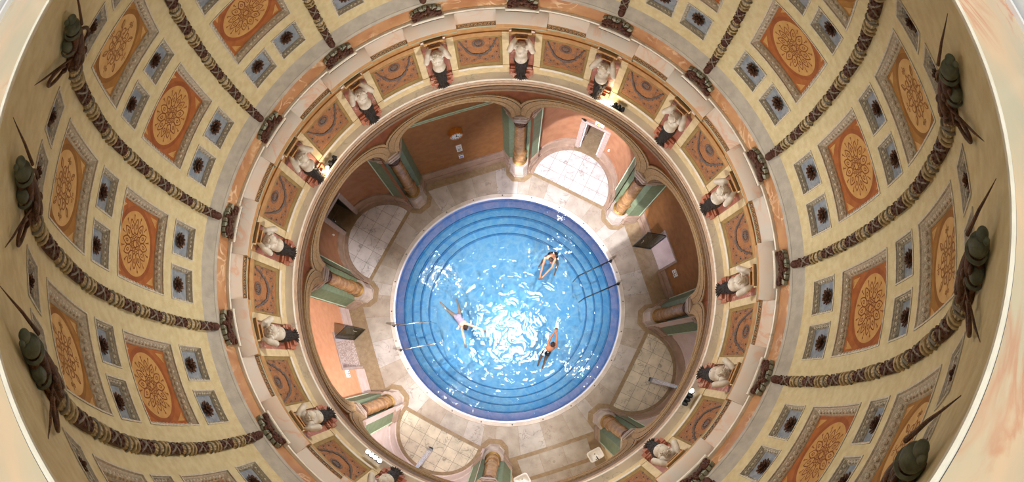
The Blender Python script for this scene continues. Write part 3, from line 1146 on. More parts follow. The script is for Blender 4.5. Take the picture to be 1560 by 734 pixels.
# frieze relief panels
proto, used = None, []
PHW = rad(5.55) * FR
for k in range(16):
    c = 22.5 * (k + .5)
    z0 = 7.83
    if not seen(pol(FR, c, 8.3), 40):
        continue
    if proto is None:
        proto = thing('relief_panel', '', 'relief panel', group='garland panels of the frieze')
        r0 = FR + .03
        def f(u, v, off=0.0):
            a = u / r0
            return Vector(((r0 - off) * math.cos(a) - r0, (r0 - off) * math.sin(a), v))
        H = 1.03
        m = MB()
        def rl(t, o, n=10):
            pts = []
            x0, x1, y0, y1 = -PHW - .07 + t, PHW + .07 - t, -.07 + t, H + .02 - t
            for i in range(n): pts.append((x0 + (x1 - x0) * i / n, y0))
            for i in range(n): pts.append((x1, y0 + (y1 - y0) * i / n))
            for i in range(n): pts.append((x1 - (x1 - x0) * i / n, y1))
            for i in range(n): pts.append((x0, y1 - (y1 - y0) * i / n))
            return [f(p[0], p[1], o) for p in pts]
        m.loft([rl(0, 0), rl(0, .055), rl(.02, .06), rl(.03, .045), rl(.07, .02), rl(.075, .024), rl(.085, .004)], 0)
        m.build('frame', 'olive', proto, 25)
        # light sloping sill under the panel
        m = MB()
        n = 12
        m.loft([[f(-PHW - .07 + (2 * PHW + .14) * i / n, v, o) for i in range(n + 1)] for v, o in ((-.07, .062), (-.075, .07), (-.13, .085), (-.145, .07), (-.15, 0))], 0, False)
        m.build('sill', 'white_marble', proto, 30)
        m = MB()
        m.loft([[f(-PHW + 2 * PHW * i / n, H * j / 6, .008) for i in range(n + 1)] for j in range(7)], 0, False)
        grm = m
        m = MB()
        for R, w in ((.135, .016), (.100, .024)):
            m.ribbon(circle(R, 28, 0, H * .76), w, f, 0, True, .018)
        m.fan(circle(.055, 20, 0, H * .76), (0, H * .76), f, 0, .02)
        for i in range(12):
            p = polar(.085, i * PI / 6, 0, H * .76)
            m.ell(f(p[0], p[1], .018), .016, None, 5, 4, 0)
        m.build('medallion', 'relief', proto, 50)
        m = MB()
        N = 26
        for i in range(N):
            t = i / (N - 1)
            u = -.41 + .82 * t
            v = H * .90 - .56 * H * (1 - abs(2 * t - 1) ** 2.4)
            R = .022 + .020 * math.sin(PI * t)
            for q in range(3):
                m.ell(f(u + random.uniform(-.02, .02), v + random.uniform(-.022, .022), .02), (R * .5, R, R * .7), Matrix.Rotation(random.uniform(0, 3), 3, 'X'), 6, 4, 0)
        m.tube([f(-.41 + .82 * t, H * .90 - .56 * H * (1 - abs(2 * t - 1) ** 2.4), .014) for t in np.linspace(0, 1, 25)], .022, 6, 0)
        m.build('garland', 'relief', proto, 50)
        m = grm
        for sx in (-1, 1):
            for (x, y, r, a, tn) in ((.43, .62, .085, 0, 1.3), (.40, .40, .085, 1.5, -1.4), (.30, .22, .08, 2.5, 1.3), (.13, .15, .075, .5, -1.3), (.46, .20, .06, 3, 1.3), (.26, .60, .06, 1, 1.3), (.26, .88, .05, 2, -1.2)):
                P_ = spiral(x, y * H, r, a, tn, 12)
                m.ribbon([(sx * p[0], p[1]) for p in P_], .012, f, 1, False, .014)
                m.ell(f(sx * x, y * H, .014), .016, None, 6, 4, 1)
        for sx in (-1, 1):
            for (xa, ya, xb, yb, am) in ((.46, .10, .10, .12, .035), (.47, .15, .44, .85, .03), (.34, .86, .17, .60, .03), (.40, .30, .20, .24, .03)):
                pts = []
                for i in range(17):
                    t = i / 16
                    dx, dy = (xb - xa), (yb - ya) * H
                    l_ = math.hypot(dx, dy)
                    w_ = am * math.sin(t * 4 * PI)
                    pts.append((sx * (xa + dx * t - dy / l_ * w_), ya * H + dy * t + dx / l_ * w_))
                m.ribbon(pts, .011, f, 1, False, .013)
        for q in range(3):
            m.ribbon(petal(-PI / 2 + (q - 1) * .6, .0, .12, .03), .010, lambda u, v, o=0: f(u, v + H * .27, o), 1, True, .014)
        m.build('relief_ground', ['frieze', 'relief'], proto, 50)
    place(proto, used, pol(FR + .03, c, z0), rad(c), 'terracotta panel with grey garland, ' + bay_phrase(k).replace('dome bay', 'frieze panel'))

# upright cream strips beside every statue recess
proto, used = None, []
for k in range(16):
    for sg in (-1, 1):
        c = 22.5 * k + sg * 4.20
        if not seen(pol(FR, c, 8.3), 20):
            continue
        if proto is None:
            proto = thing('frieze_pilaster', '', 'pilaster', group='plain cream strips of the frieze')
            m = MB()
            m.loft([[(.03, y, z) for y in (-.075, .075)] + [(-.045, y, z) for y in (.075, -.075)] for z in (7.70, 9.05)], 0, True, (True, True))
            m.V = [(x, y, z - 7.70) for x, y, z in m.V]
            m.build('shaft', 'cream', proto, 30)
            m = MB()
            m.box((-.02, 0, .06), (.08, .165, .08))
            m.build('base', 'cream', proto, 30)
        w = where16(k)
        sd = 'counterclockwise' if sg > 0 else 'clockwise'
        place(proto, used, pol(FR, c, 7.70), rad(c), 'cream upright strip ' + sd + ' of the ' + ('statue above the clock' if w is None else w + ' statue from the clock'))

# ------------------------------------------------------------------ atlas statues
X0 = 4.95
def L3(r, t, z):
    return (r - X0, t, z - 7.47)


proto = thing('atlas_statue', '', 'statue', group='atlas statues of the frieze')
b = MB()
def cap(P, R, n=12):
    b.tube([L3(*p) for p in P], R, n, 0)
    for p, r_ in zip(P, R if hasattr(R, '__len__') else [R] * len(P)):
        b.ell(L3(*p), r_, None, 12, 8, 0)
cap([(4.80, 0, 8.22), (4.76, 0, 8.36), (4.76, 0, 8.52), (4.76, 0, 8.66), (4.75, 0, 8.76)], [.115, .138, .125, .138, .115])
b.ell(L3(4.70, 0, 8.37), (.135, .150, .145), None, 16, 10, 0)
for sg in (-1, 1):
    b.ell(L3(4.69, sg * .07, 8.64), (.055, .07, .06), None, 12, 8, 0)
    cap([(4.74, sg * .12, 8.76), (4.73, sg * .17, 8.82)], [.085, .075])
    cap([(4.73, sg * .165, 8.83), (4.66, sg * .225, 8.79), (4.605, sg * .25, 8.77)], [.078, .070, .062])
    cap([(4.605, sg * .25, 8.77), (4.70, sg * .18, 8.93), (4.80, sg * .09, 9.02)], [.062, .060, .046])
    hb = Vector((4.80, sg * .08, 9.03))
    for q in range(5):
        cap([tuple(hb + Vector((.0, .0, .0))), tuple(hb + Vector((.03, sg * (-.02 - .016 * q), .03 - .02 * q))), tuple(hb + Vector((.05, sg * (-.05 - .012 * q), .02 - .022 * q)))], [.018, .013, .010], 6)
cap([(4.74, 0, 8.78), (4.62, 0, 8.88)], [.075, .065])
b.ell(L3(4.54, 0, 8.92), (.106, .100, .114), Matrix.Rotation(-.3, 3, 'Y'), 16, 12, 0)
b.ell(L3(4.43, 0, 8.875), (.022, .015, .028), Matrix.Rotation(-.5, 3, 'Y'), 8, 6, 0)
b.ell(L3(4.50, 0, 8.81), (.05, .055, .05), None, 10, 6, 0)
for sg in (-1, 1):
    b.ell(L3(4.56, sg * .10, 8.91), (.018, .012, .028), None, 8, 6, 0)
    b.ell(L3(4.45, sg * .034, 8.91), (.014, .018, .008), None, 8, 6, 0)
body = remeshed(b, 'torso', ['statue'], .010, 3, proto)
m = MB()        # curly hair cap and beard
for i in range(46):
    a = random.uniform(-PI, PI); t = random.uniform(0, 1.25)
    if abs(a) > 2.3 and t > .8:
        continue
    m.ell(L3(4.55 + .106 * math.sin(t) * math.cos(a),   .102 * math.sin(t) * math.sin(a), 8.93 + .106 * math.cos(t)), .022, None, 6, 4, 0)
m.build('curly_hair', 'statue', proto, None)
m = MB()
m.ell(L3(4.566, 0, 8.40), (.008, .010, .012), None, 6, 4, 0)
m.build('navel', 'pedestal', proto)
m = MB()        # shaggy tapering lower body
Pz = [(4.79, 8.24, .150), (4.785, 8.10, .140), (4.78, 7.95, .118), (4.77, 7.80, .095), (4.76, 7.66, .072), (4.755, 7.55, .05)]
m.tube([L3(r, 0, z) for r, z, _ in Pz], [q for *_, q in Pz], 14, 0)
for i in range(120):
    t = random.uniform(0, 1)
    r = np.interp(t, [0, 1], [4.79, 4.757]); z = np.interp(t, [0, 1], [8.26, 7.56]); R = np.interp(t, [0, 1], [.148, .055])
    a = random.uniform(-PI, PI)
    d = Vector((-abs(math.cos(a)) if random.random() < .7 else math.cos(a), math.sin(a), 0)).normalized()
    p0 = Vector(L3(r, 0, z)) + d * R * .92
    m.tube([p0, p0 + d * .02 + Vector((0, 0, -.05)), p0 + d * .030 + Vector((0, 0, -.12))], [.022, .018, .004], 5, 0)
m.build('shaggy_legs', 'fur', proto, 60)
m = MB()        # small beast head and leaves at the foot
for i in range(7):
    a = (i - 3) * .42
    m.tube([L3(4.74, 0, 7.62), L3(4.74 - .06 * math.cos(a), .10 * math.sin(a), 7.58), L3(4.74 - .09 * math.cos(a), .17 * math.sin(a), 7.52)], [.03, .03, .006], 6, 0)
m.build('foot_leaves', 'fur', proto, 60)
m = MB()
def plinth(x0, x1, hy, z0, z1):
    m.box((x0 / 2 + x1 / 2 - X0, 0, (z0 + z1) / 2 - 7.47), (abs(x1 - x0), 2 * hy, z1 - z0))
plinth(4.97, 4.83, .278, 7.47, 7.72)
plinth(4.83, 4.755, .20, 7.47, 7.66)
plinth(4.97, 4.86, .255, 7.72, 7.80)
m.build('stepped_plinth', 'red_marble', proto, 30)
m = MB()
m.box((4.96 - X0, 0, 8.46 - 7.47), (.05, .555, 1.36))
m.build('back_slab', 'red_marble', proto, 30)
m = MB()
m.box((4.90 - X0, 0, 9.145 - 7.47), (.10, .55, .03))
m.box((4.89 - X0, 0, 9.20 - 7.47), (.13, .52, .035))
m.build('impost', 'pink_marble', proto, 30)
m = MB()        # bronze capital over the head
m.tube([L3(4.78, 0, 9.14), L3(4.76, 0, 9.24), L3(4.73, 0, 9.40)], [.07, .085, .125], 14, 0)
for i in range(10):
    a = PI / 2 + PI * (i - 1) / 8
    m.ell(L3(4.755 + .10 * math.cos(a), .11 * math.sin(a), 9.30), (.035, .035, .075), None, 7, 5, 0)
    m.ell(L3(4.735 + .13 * math.cos(a), .14 * math.sin(a), 9.39), (.03, .03, .04), None, 7, 5, 0)
m.build('capital', 'bronze', proto, 60)
m = MB()
m.box((4.77 - X0, 0, 9.115 - 7.47), (.20, .25, .035))
m.build('head_block', 'ochre', proto, 30)
for sg in (-1, 1):
    m = MB()
    m.box((4.74 - X0, sg * .17, 9.36 - 7.47), (.16, .07, .16))
    m.build('side_scroll', 'cream', proto, 30)
m = MB()
m.box((4.70 - X0, 0, 9.44 - 7.47), (.28, .40, .05))
m.build('abacus', 'ochre', proto, 30)
used = []
for k in range(16):
    c = 22.5 * k
    if seen(pol(4.75, c, 8.3), 30):
        w = where16(k)
        place(proto, used, pol(X0, c, 7.47), rad(c), 'white marble atlas statue with raised arms, ' + ('straight above the wall clock' if w is None else w + ' from the one above the clock'))

# ------------------------------------------------------------------ cornice brackets
proto = thing('festoon_bracket', '', 'bracket', group='festoon brackets above the cornice')
B0 = 4.80
m = MB()
m.loft([[pol(r, a, z) - Vector((B0, 0, 10.0)) for a in np.linspace(-4.0, 4.0, 9)] for r, z in ((4.80, 10.06), (4.69, 10.055), (4.675, 10.04), (4.675, 10.0), (4.80, 9.98))], 0, False)
for a in (-4.0, 4.0):
    m.add([pol(r, a, z) - Vector((B0, 0, 10.0)) for r, z in ((4.80, 10.06), (4.69, 10.055), (4.675, 10.04), (4.675, 10.0), (4.80, 9.98))], [(0, 1, 2, 3, 4)], 0)
m.build('base_plate', 'white_marble', proto, 30)
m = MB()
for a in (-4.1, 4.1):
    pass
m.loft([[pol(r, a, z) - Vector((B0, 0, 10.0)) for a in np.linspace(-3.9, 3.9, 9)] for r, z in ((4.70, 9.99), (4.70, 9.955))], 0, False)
m.build('painted_shadow_line', 'dark', proto, 30)  # dark strip painted in for the shade under the plate
m = MB()
for i in range(7):
    t = (i - 3) / 3
    a = t * 3.0
    h_ = .36 * (1 - .30 * t * t)
    for q in range(1):
        c = pol(4.755, a, 10.07 + h_ * .68) - Vector((B0, 0, 10.0))
        R = Matrix.Rotation(rad(a), 3, 'Z') @ Matrix.Rotation(-t * .45, 3, 'X')
        m.box(c, (.085, .072, .11), R)
m.build('leaf_scallops', 'abacus', proto, 30)
m = MB()
for i in range(64):
    t = random.uniform(-1, 1)
    a = t * 3.3
    zt_ = 10.09 + random.uniform(0, .27) * (1 - .5 * t * t)
    R = random.uniform(.026, .044)
    m.ell(pol(4.72 + random.uniform(-.02, .05), a, zt_) - Vector((B0, 0, 10.0)), (R, R * 1.1, R), None, 7, 5, 0)
for t in np.linspace(-1, 1, 9):
    m.ell(pol(4.69, t * 3.0, 10.12 + .15 * (1 - t * t)) - Vector((B0, 0, 10.0)), (.035, .05, .04), None, 8, 5, 0)
m.build('fruit_festoon', 'bronze_red', proto, 60)
used = []
for k in range(16):
    c = 22.5 * k
    if seen(pol(B0, c, 10.1), 25):
        place(proto, used, pol(B0, c, 10.0), rad(c), rib_label(k, 'dark fruit festoon bracket on white plate'))

# ------------------------------------------------------------------ arcade
AP, AO = 4.88, 5.42          # inner and outer apothem
TA = math.tan(rad(22.5))
ZS, AA, AB = 4.72, 1.72, 1.56
ZT = 7.3
def arcpts(a, b, n=36):
    return [(a * math.cos(PI * i / n), ZS + b * math.sin(PI * i / n)) for i in range(n + 1)]
def bayP(bay, along, depth, z):
    a = rad(bay)
    return Vector((depth * math.cos(a) - along * math.sin(a), depth * math.sin(a) + along * math.cos(a), z))


mb = MB()
for i in range(8):
    bay = 22.5 + 45 * i
    for ap in (AP, AO):
        W = ap * TA
        pts = arcpts(AA, AB)
        lo = [(W, ZS)] + pts + [(-W, ZS)]
        hi = [(W, ZT)] + [(W * math.cos(PI * j / 36), ZT) for j in range(37)] + [(-W, ZT)]
        mb.loft([[bayP(bay, x, ap, z) for x, z in lo], [bayP(bay, x, ap, z) for x, z in hi]], 0 if ap == AP else 0, False)
    pts = [(AA, ZS - .12)] + arcpts(AA, AB) + [(-AA, ZS - .12)]
    mb.loft([[bayP(bay, x, ap, z) for x, z in pts] for ap in (AP, AO)], 1, False)
struct(mb.build('wall_arcade', ['spandrel', 'arch']))
mb = MB()
for i in range(8):
    bay = 22.5 + 45 * i
    rows = []
    for t, o in ((-.01, .0), (0, .025), (.22, .03), (.26, .042), (.30, .042), (.32, .028), (.66, .034), (.70, .05), (.74, .05), (.76, .036), (.86, .06), (.97, .06), (1.0, 0)):
        pts = arcpts(AA + .44 * t, AB + .34 * t)
        row = []
        for x, z in pts:
            d = AP - o
            lim = d * TA
            row.append(bayP(bay, max(-lim, min(lim, x)), d, z))
        rows.append(row)
    for j in range(len(rows) - 1):
        mb.loft(rows[j:j + 2], 1 if j in (8,) else 0, False)
struct(mb.build('trim_8', ['arch', 'dark'], None, 25))

# ------------------------------------------------------------------ columns
def octo(hw, hd, x0):
    """half-octagon plan pointing to the pool: front half width hw"""
    return [(-x0, -hw), (-x0 + hd, -hw - hd), (.42, -hw - hd), (.42, hw + hd), (-x0 + hd, hw + hd), (-x0, hw)]


CR = 5.45
proto = thing('marble_column', '', 'column', group='marble columns around the pool')
m = MB()
m.prism([(x, y) for x, y in octo(.17, .20, .35)][::-1], 0, .10, 0)
m.prism([(x, y) for x, y in octo(.155, .18, .31)][::-1], .10, .86, 0)
m.prism([(x, y) for x, y in octo(.165, .195, .33)][::-1], .86, .96, 0)
m.build('pedestal', 'pedestal', proto, 20)
m = MB()
m.lathe([(.26, .96), (.275, .98), (.275, 1.01), (.25, 1.03), (.24, 1.04), (.255, 1.06), (.255, 1.09), (.23, 1.11)], 28)
m.build('base_ring', 'gold', proto, 30)
m = MB()
m.lathe([(.225, 1.10), (.23, 1.14), (.232, 1.62), (.225, 1.68)], 28)
m.build('lower_drum', 'shaft', proto, 30)
m = MB()
m.lathe([(.225, 1.66), (.25, 1.68), (.255, 1.71), (.24, 1.73), (.25, 1.75), (.24, 1.78), (.21, 1.79)], 28)
m.build('collar', 'shaft', proto, 30)
m = MB()
m.lathe([(.212, 1.76), (.214, 2.4), (.205, 3.2), (.195, 3.88)], 28)
m.build('shaft', 'shaft', proto, 30)
m = MB()
m.lathe([(.195, 3.86), (.225, 3.88), (.225, 3.93), (.20, 3.95), (.205, 4.10), (.225, 4.24)], 28)
for i in range(12):
    a = 2 * PI * i / 12
    m.ell((.215 * math.cos(a), .215 * math.sin(a), 4.12), (.03, .03, .09), None, 6, 5, 0)
m.build('capital', 'bronze', proto, 40)
m = MB()
def oc2(e):
    return [(-.24 - e, -.16 - e * .4), (-.24 - e, .16 + e * .4), (.03, .43 + e), (.42, .48 + e), (.42, -.48 - e), (.03, -.43 - e)][::-1]
m.prism(oc2(.0), 4.24, 4.34)
m.prism(oc2(.045), 4.34, 4.42)
m.prism(oc2(.03), 4.42, 4.54)
m.prism(oc2(.08), 4.54, 4.64)
m.prism(oc2(.05), 4.64, 4.74)
m.build('abacus', 'capital', proto, 20)
used = []
NAMES = {0: 'beside the glass door nearer the dark pool rail', 1: '', 2: ''}
CL = {2: 'marble column between the clock wall and the lit exit niche',
      3: 'marble column between the clock wall and the dim doorway niche',
      1: 'marble column between the exit niche and the dark glass door',
      0: 'marble column between the dark glass door and the brown shower niche',
      7: 'marble column between the brown shower niche and the washbasins',
      6: 'marble column between the washbasins and the bright shower niche',
      5: 'marble column between the bright shower niche and the peach wall',
      4: 'marble column between the peach wall and the dim doorway niche'}
for i in range(8):
    place(proto, used, pol(CR, 45 * i, 0), rad(45 * i), CL[i])

# green piers behind the columns
proto = thing('green_pier', '', 'pier', group='green piers behind the columns')
def pier(e):
    return [(.05 - e, -.385 - e), (.40 - e * .4, -.66 - e), (1.1, -.66 - e), (1.1, .66 + e), (.40 - e * .4, .66 + e), (.05 - e, .385 + e)]
m = MB()
m.prism(pier(0), .9, 4.3)
m.build('shaft', 'green', proto, 20)
m = MB()
for sg in (-1, 1):
    m.tube([(.40 - .003, sg * .663, .9), (.40 - .003, sg * .663, 4.3)], .022, 6)
m.build('edge_bead', 'green_trim', proto, 30)
m = MB()
m.prism(pier(.05), 0, .35)
m.prism(pier(.03), .35, .84)
m.prism(pier(.055), .84, .90)
m.build('plinth', 'dado', proto, 20)
m = MB()
m.prism(pier(.03), 4.3, 4.42)
m.prism(pier(.06), 4.42, 4.50)
m.prism(pier(.04), 4.50, 4.70)
m.prism(pier(.0), 4.70, 6.6)
m.build('cap', 'capital', proto, 20)
used = []
for i in range(8):
    place(proto, used, pol(CR, 45 * i, 0), rad(45 * i), CL[i].replace('marble column', 'green pier behind the column') if False else 'green pier ' + CL[i].replace('marble column ', ''))

# ------------------------------------------------------------------ bay walls
def flat_wall(name, bay, depth, w, material, opening=None, dado='dado', dz=.85):
    mb = MB()
    x0, x1, zt = -w, w, 6.8
    rects = []
    if opening:
        a, b_, h = opening
        rects += [(x0, a, 0, zt), (b_, x1, 0, zt), (a, b_, h, zt)]
    else:
        rects.append((x0, x1, 0, zt))
    for a, b2, z0, z1 in rects:
        mb.add([bayP(bay, a, depth, z0), bayP(bay, b2, depth, z0), bayP(bay, b2, depth, z1), bayP(bay, a, depth, z1)], [(0, 1, 2, 3)], 0)
    struct(mb.build('wall_' + name, material))
    if dado:
        mb = MB()
        segs = [(x0, opening[0] - .1), (opening[1] + .1, x1)] if opening else [(x0, x1)]
        R = Matrix.Rotation(rad(bay), 3, 'Z')
        for a, b2 in segs:
            c = (a + b2) / 2
            mb.box(bayP(bay, c, depth - .02, dz / 2), (.04, b2 - a, dz), R)
            mb.box(bayP(bay, c, depth - .035, dz * .2), (.07, b2 - a, dz * .4), R)
            mb.box(bayP(bay, c, depth - .025, dz - .01), (.06, b2 - a, .025), R)
        struct(mb.build('baseboard_' + name, dado, None, 20))


flat_wall('clock', 112.5, 5.62, 1.8, 'wall_orange')
flat_wall('peach', 202.5, 5.92, 1.9, 'wall_peach', (-.57, .58, 2.1), 'wall_shower')
flat_wall('glass_door', 22.5, 5.92, 1.9, 'wall_orange', (-.47, .55, 2.1))
flat_wall('washroom', 292.5, 8.2, 2.6, 'wall_orange')
mb = MB()
R = Matrix.Rotation(rad(112.5), 3, 'Z')
mb.box(bayP(112.5, 0, 5.60, 4.62), (.06, 3.6, .05), R)
mb.box(bayP(112.5, 0, 5.61, 4.68), (.04, 3.6, .07), R)
struct(mb.build('trim_9', 'green_trim', None, 20))
mb = MB()
for sg in (-1, 1):
    p = [bayP(292.5, sg * 1.72, d, z) for d, z in ((5.6, 0), (8.3, 0), (8.3, 6.6), (5.6, 6.6))]
    mb.add(p, [(0, 1, 2, 3)], 0)
struct(mb.build('wall_washroom_side', 'cream'))
# ceilings of the bays, above the arches
mb = MB()
mb.lathe([(4.9, 6.9), (9.5, 6.9)], 64)
mb.lathe([(9.0, -.1), (9.0, 7.0)], 64)
struct(mb.build('ceiling_ambulatory', 'cream'))

NC, NR = 5.35, 1.74
def nicheP(bay, R, phi, z):
    return bayP(bay, R * math.sin(rad(phi)), NC + R * math.cos(rad(phi)), z)
DOORPHI = 13.6
for bay, nm, mt, door, dd in ((67.5, 'exit_niche', 'wall_niche', True, 'dado'), (157.5, 'doorway_niche', 'wall_niche', True, 'dado'), (247.5, 'shower_niche', 'wall_shower', False, 'wall_shower'), (337.5, 'brown_shower_niche', 'wall_shower', False, 'dado')):
    mb = MB()
    def arcwall(a0, a1, z0, z1, R=NR, m=0, n=24):
        mb.loft([[nicheP(bay, R, a0 + (a1 - a0) * j / n, z) for j in range(n + 1)] for z in (z0, z1)], m, False)
    if door:
        arcwall(-104, -DOORPHI, 0, 6.8); arcwall(DOORPHI, 104, 0, 6.8); arcwall(-DOORPHI, DOORPHI, 2.1, 6.8, n=8)
    else:
        arcwall(-104, 104, 0, 6.8, n=48)
    struct(mb.build('wall_' + nm, mt))
    mb = MB()
    segs = [(-100, -19.5), (19.5, 100)] if door else [(-100, 100)]
    for a0, a1 in segs:
        n = 28
        prof = [(1.53, .0), (1.53, .04), (1.66, .04), (1.66, .16), (1.675, .17), (1.70, .18), (1.70, .66), (1.68, .67), (1.68, .70), (1.74, .71)] if door else [(1.66, 0), (1.66, .05), (1.69, .07), (1.70, .75), (1.72, .78), (1.74, .79)]
        mb.loft([[nicheP(bay, r, a0 + (a1 - a0) * j / n, z) for j in range(n + 1)] for r, z in prof], 0, False)
        for a in (a0, a1):
            mb.add([nicheP(bay, r, a, z) for r, z in prof] + [nicheP(bay, 1.74, a, 0)], [tuple(range(len(prof) + 1))], 0)
    struct(mb.build('baseboard_' + nm, dd, None, 25))

# door surrounds and passages behind the niche doors
for bay, nm, dark in ((67.5, 1, False), (157.5, 2, True)):
    mb = MB()
    R = Matrix.Rotation(rad(bay), 3, 'Z')
    for sg in (-1, 1):
        mb.box(bayP(bay, sg * .49, 7.035, 1.05), (.12, .18, 2.1), R)
    mb.box(bayP(bay, 0, 7.05, 2.17), (.12, 1.16, .18), R)
    struct(mb.build('trim_door_%d' % nm, 'frame_grey', None, 20))
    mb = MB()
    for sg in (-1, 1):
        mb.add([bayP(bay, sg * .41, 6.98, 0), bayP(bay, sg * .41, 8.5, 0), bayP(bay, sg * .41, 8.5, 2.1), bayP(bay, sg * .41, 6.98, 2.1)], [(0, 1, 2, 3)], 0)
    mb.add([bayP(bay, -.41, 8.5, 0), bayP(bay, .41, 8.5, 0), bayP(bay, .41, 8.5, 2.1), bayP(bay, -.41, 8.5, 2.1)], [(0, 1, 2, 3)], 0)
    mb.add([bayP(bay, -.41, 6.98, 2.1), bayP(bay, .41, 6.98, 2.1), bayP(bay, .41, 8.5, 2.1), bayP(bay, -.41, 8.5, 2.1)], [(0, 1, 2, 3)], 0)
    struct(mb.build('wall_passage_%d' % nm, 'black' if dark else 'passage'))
    mb = MB()
    mb.box(bayP(bay, 0, 7.45, .015), (1.20, .80, .03), R)
    mb.box(bayP(bay, 0, 7.86, .02), (.05, .80, .04), R)
    mb.box(bayP(bay, 0, 8.2, .01), (.64, .80, .02), R)
    struct(mb.build('floor_passage_%d' % nm, 'border', None, 20))

# ------------------------------------------------------------------ floor
mb = MB()
N = 192
mb.lathe([(4.30, -.004), (5.3, -.004), (9.2, -.004)], N, m=0)
FLOORM = ['border', 'deck', 'deck2', 'deck3', 'rim', 'tile_rim']
# rim of the pool
mb.lathe([(4.20, -.12), (4.20, .012), (4.22, .02), (4.255, .02), (4.26, .012)], N, m=5)
mb.lathe([(4.26, .012), (4.262, .004), (4.40, .004), (4.40, -.004)], N, m=4)
# deck slabs
def lim_r(phi, D):
    psi = 22.5 - abs(phi)
    if psi < 0: psi = 0
    r = 4.90 / math.cos(rad(psi))
    if r * math.sin(rad(psi)) < .24:
        return r
    k_ = 4.66
    r = k_ / (math.cos(rad(psi)) - math.sin(rad(psi)))
    if r * math.sin(rad(psi)) < .50:
        return min(r, D / math.cos(rad(phi)))
    return D / math.cos(rad(phi))
for i in range(8):
    bay = 22.5 + 45 * i
    D = 5.03 if i % 2 else 5.25
    if i == 6: D = 5.40
    cuts = [-22.5, -12.5, -2.0, 9.0, 17.0, 22.5]
    for q in range(len(cuts) - 1):
        a0, a1 = cuts[q] + .05, cuts[q + 1] - .05
        n = max(4, int((a1 - a0) / .22))
        ph = [a0 + (a1 - a0) * j / n for j in range(n + 1)]
        mi = 1 + (q * 2 + i) % 3
        mb.loft([[pol(4.41, bay + p, .003) for p in ph], [pol(lim_r(p, D), bay + p, .003) for p in ph]], mi, False)
# washroom floor beyond the arcade
for d0, d1 in ((5.56, 6.34), (6.50, 7.3), (7.45, 8.2)):
    for a, b2, mi in ((-1.36, -.55, 1), (-.54, .35, 2), (.36, 1.30, 1)):
        mb.add([bayP(292.5, a, d0, .003), bayP(292.5, b2, d0, .003), bayP(292.5, b2, d1, .003), bayP(292.5, a, d1, .003)], [(0, 1, 2, 3)], mi)
struct(mb.build('floor', FLOORM))
for bay, mt in ((67.5, 'niche_floor'), (157.5, 'niche_floor'), (247.5, 'shower_floor'), (337.5, 'shower_floor')):
    m = MB()
    pts = [(5.17, 1.50)] + [(NC + 1.52 * math.cos(rad(p)), 1.52 * math.sin(rad(p))) for p in np.linspace(90, -90, 37)] + [(5.17, -1.50)]
    m.add([(x - 6.1, y, 0) for x, y in pts], [tuple(range(len(pts)))[::-1]], 0)
    o = m.build('floor_niche', mt)
    o.location = pol(6.1, bay, .004)
    o.rotation_euler = (0, 0, rad(bay))
    struct(o)
m = MB()
m.lathe([(4.195, -.02), (4.195, -.34), (3.93, -.35), (3.93, -.37), (3.91, -.60), (3.67, -.61), (3.67, -.63), (3.65, -.85), (3.40, -.86), (3.40, -.88), (3.38, -1.10), (3.11, -1.11), (3.11, -1.13), (3.09, -1.35), (1.5, -1.38), (0.001, -1.4)], 128,
        mats=[0, 0, 0, 1, 1, 1, 1, 1, 1, 1, 1, 1, 1, 1, 1])
# dark nosing lines
for r, z in ((3.935, -.346), (3.675, -.606), (3.405, -.856), (3.115, -1.106)):
    m.lathe([(r + .004, z + .002), (r - .014, z + .004), (r - .016, z - .02)], 128, m=2)
struct(m.build('pool_basin', ['tile_pale', 'tile_blue', 'tile_line']))
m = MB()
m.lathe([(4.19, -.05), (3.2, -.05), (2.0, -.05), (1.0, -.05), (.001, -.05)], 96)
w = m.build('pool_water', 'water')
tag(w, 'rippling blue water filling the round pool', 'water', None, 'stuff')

# ------------------------------------------------------------------ small objects
# handrails
RL = [((-4.13, -1.09), (-2.71, -.79), 'chrome', 'bright chrome handrail into the pool, farther from the peach wall column'),
      ((-3.78, -1.97), (-2.44, -1.57), 'chrome', ''),
      ((3.73, 2.05), (2.48, 1.34), 'dark_steel', ''),
      ((4.07, 1.21), (2.77, .55), 'dark_steel', '')]
RLAB = ['bright chrome pool handrail nearer the dim doorway niche', 'bright chrome pool handrail nearer the bright shower niche',
        'dark steel pool handrail nearer the exit niche', 'dark steel pool handrail nearer the brown shower niche']
for (p0, p1, mt, _), lb in zip(RL, RLAB):
    a, b2 = Vector((*p0, 0)), Vector((*p1, 0))
    root = thing('pool_handrail', lb, 'handrail', (p0[0], p0[1], 0), 0, 'handrails at the pool steps')
    d = b2 - a
    u = d.normalized()
    m = MB()
    pts = [Vector((0, 0, .02)), Vector((0, 0, .55)), u * .06 + Vector((0, 0, .62)), d - u * .10 + Vector((0, 0, .12)), d - u * .02 + Vector((0, 0, .02)), d + Vector((0, 0, -.10)), d + Vector((0, 0, -1.02))]
    pts = [Vector((0, 0, .02)), Vector((0, 0, .27)), u * .04 + Vector((0, 0, .31)), d - u * .06 + Vector((0, 0, .30)), d - u * .01 + Vector((0, 0, .26)), d + Vector((0, 0, -.10)), d + Vector((0, 0, -1.10))]
    m.tube(pts, .024, 10)
    m.build('rail', mt, root, 40)
    for t in (.10, .24):
        m = MB()
        q = d * t
        zf = -.34 if t > .08 else 0
        m.tube([q + Vector((0, 0, .30)), q + Vector((0, 0, -.34 if t > .15 else -.12))], .018, 8)
        m.build('post', 'dark_steel', root)
    m = MB()
    m.lathe([(.001, .035), (.05, .035), (.06, .02), (.06, .0)], 16)
    m.build('flange', 'dark_steel', root)

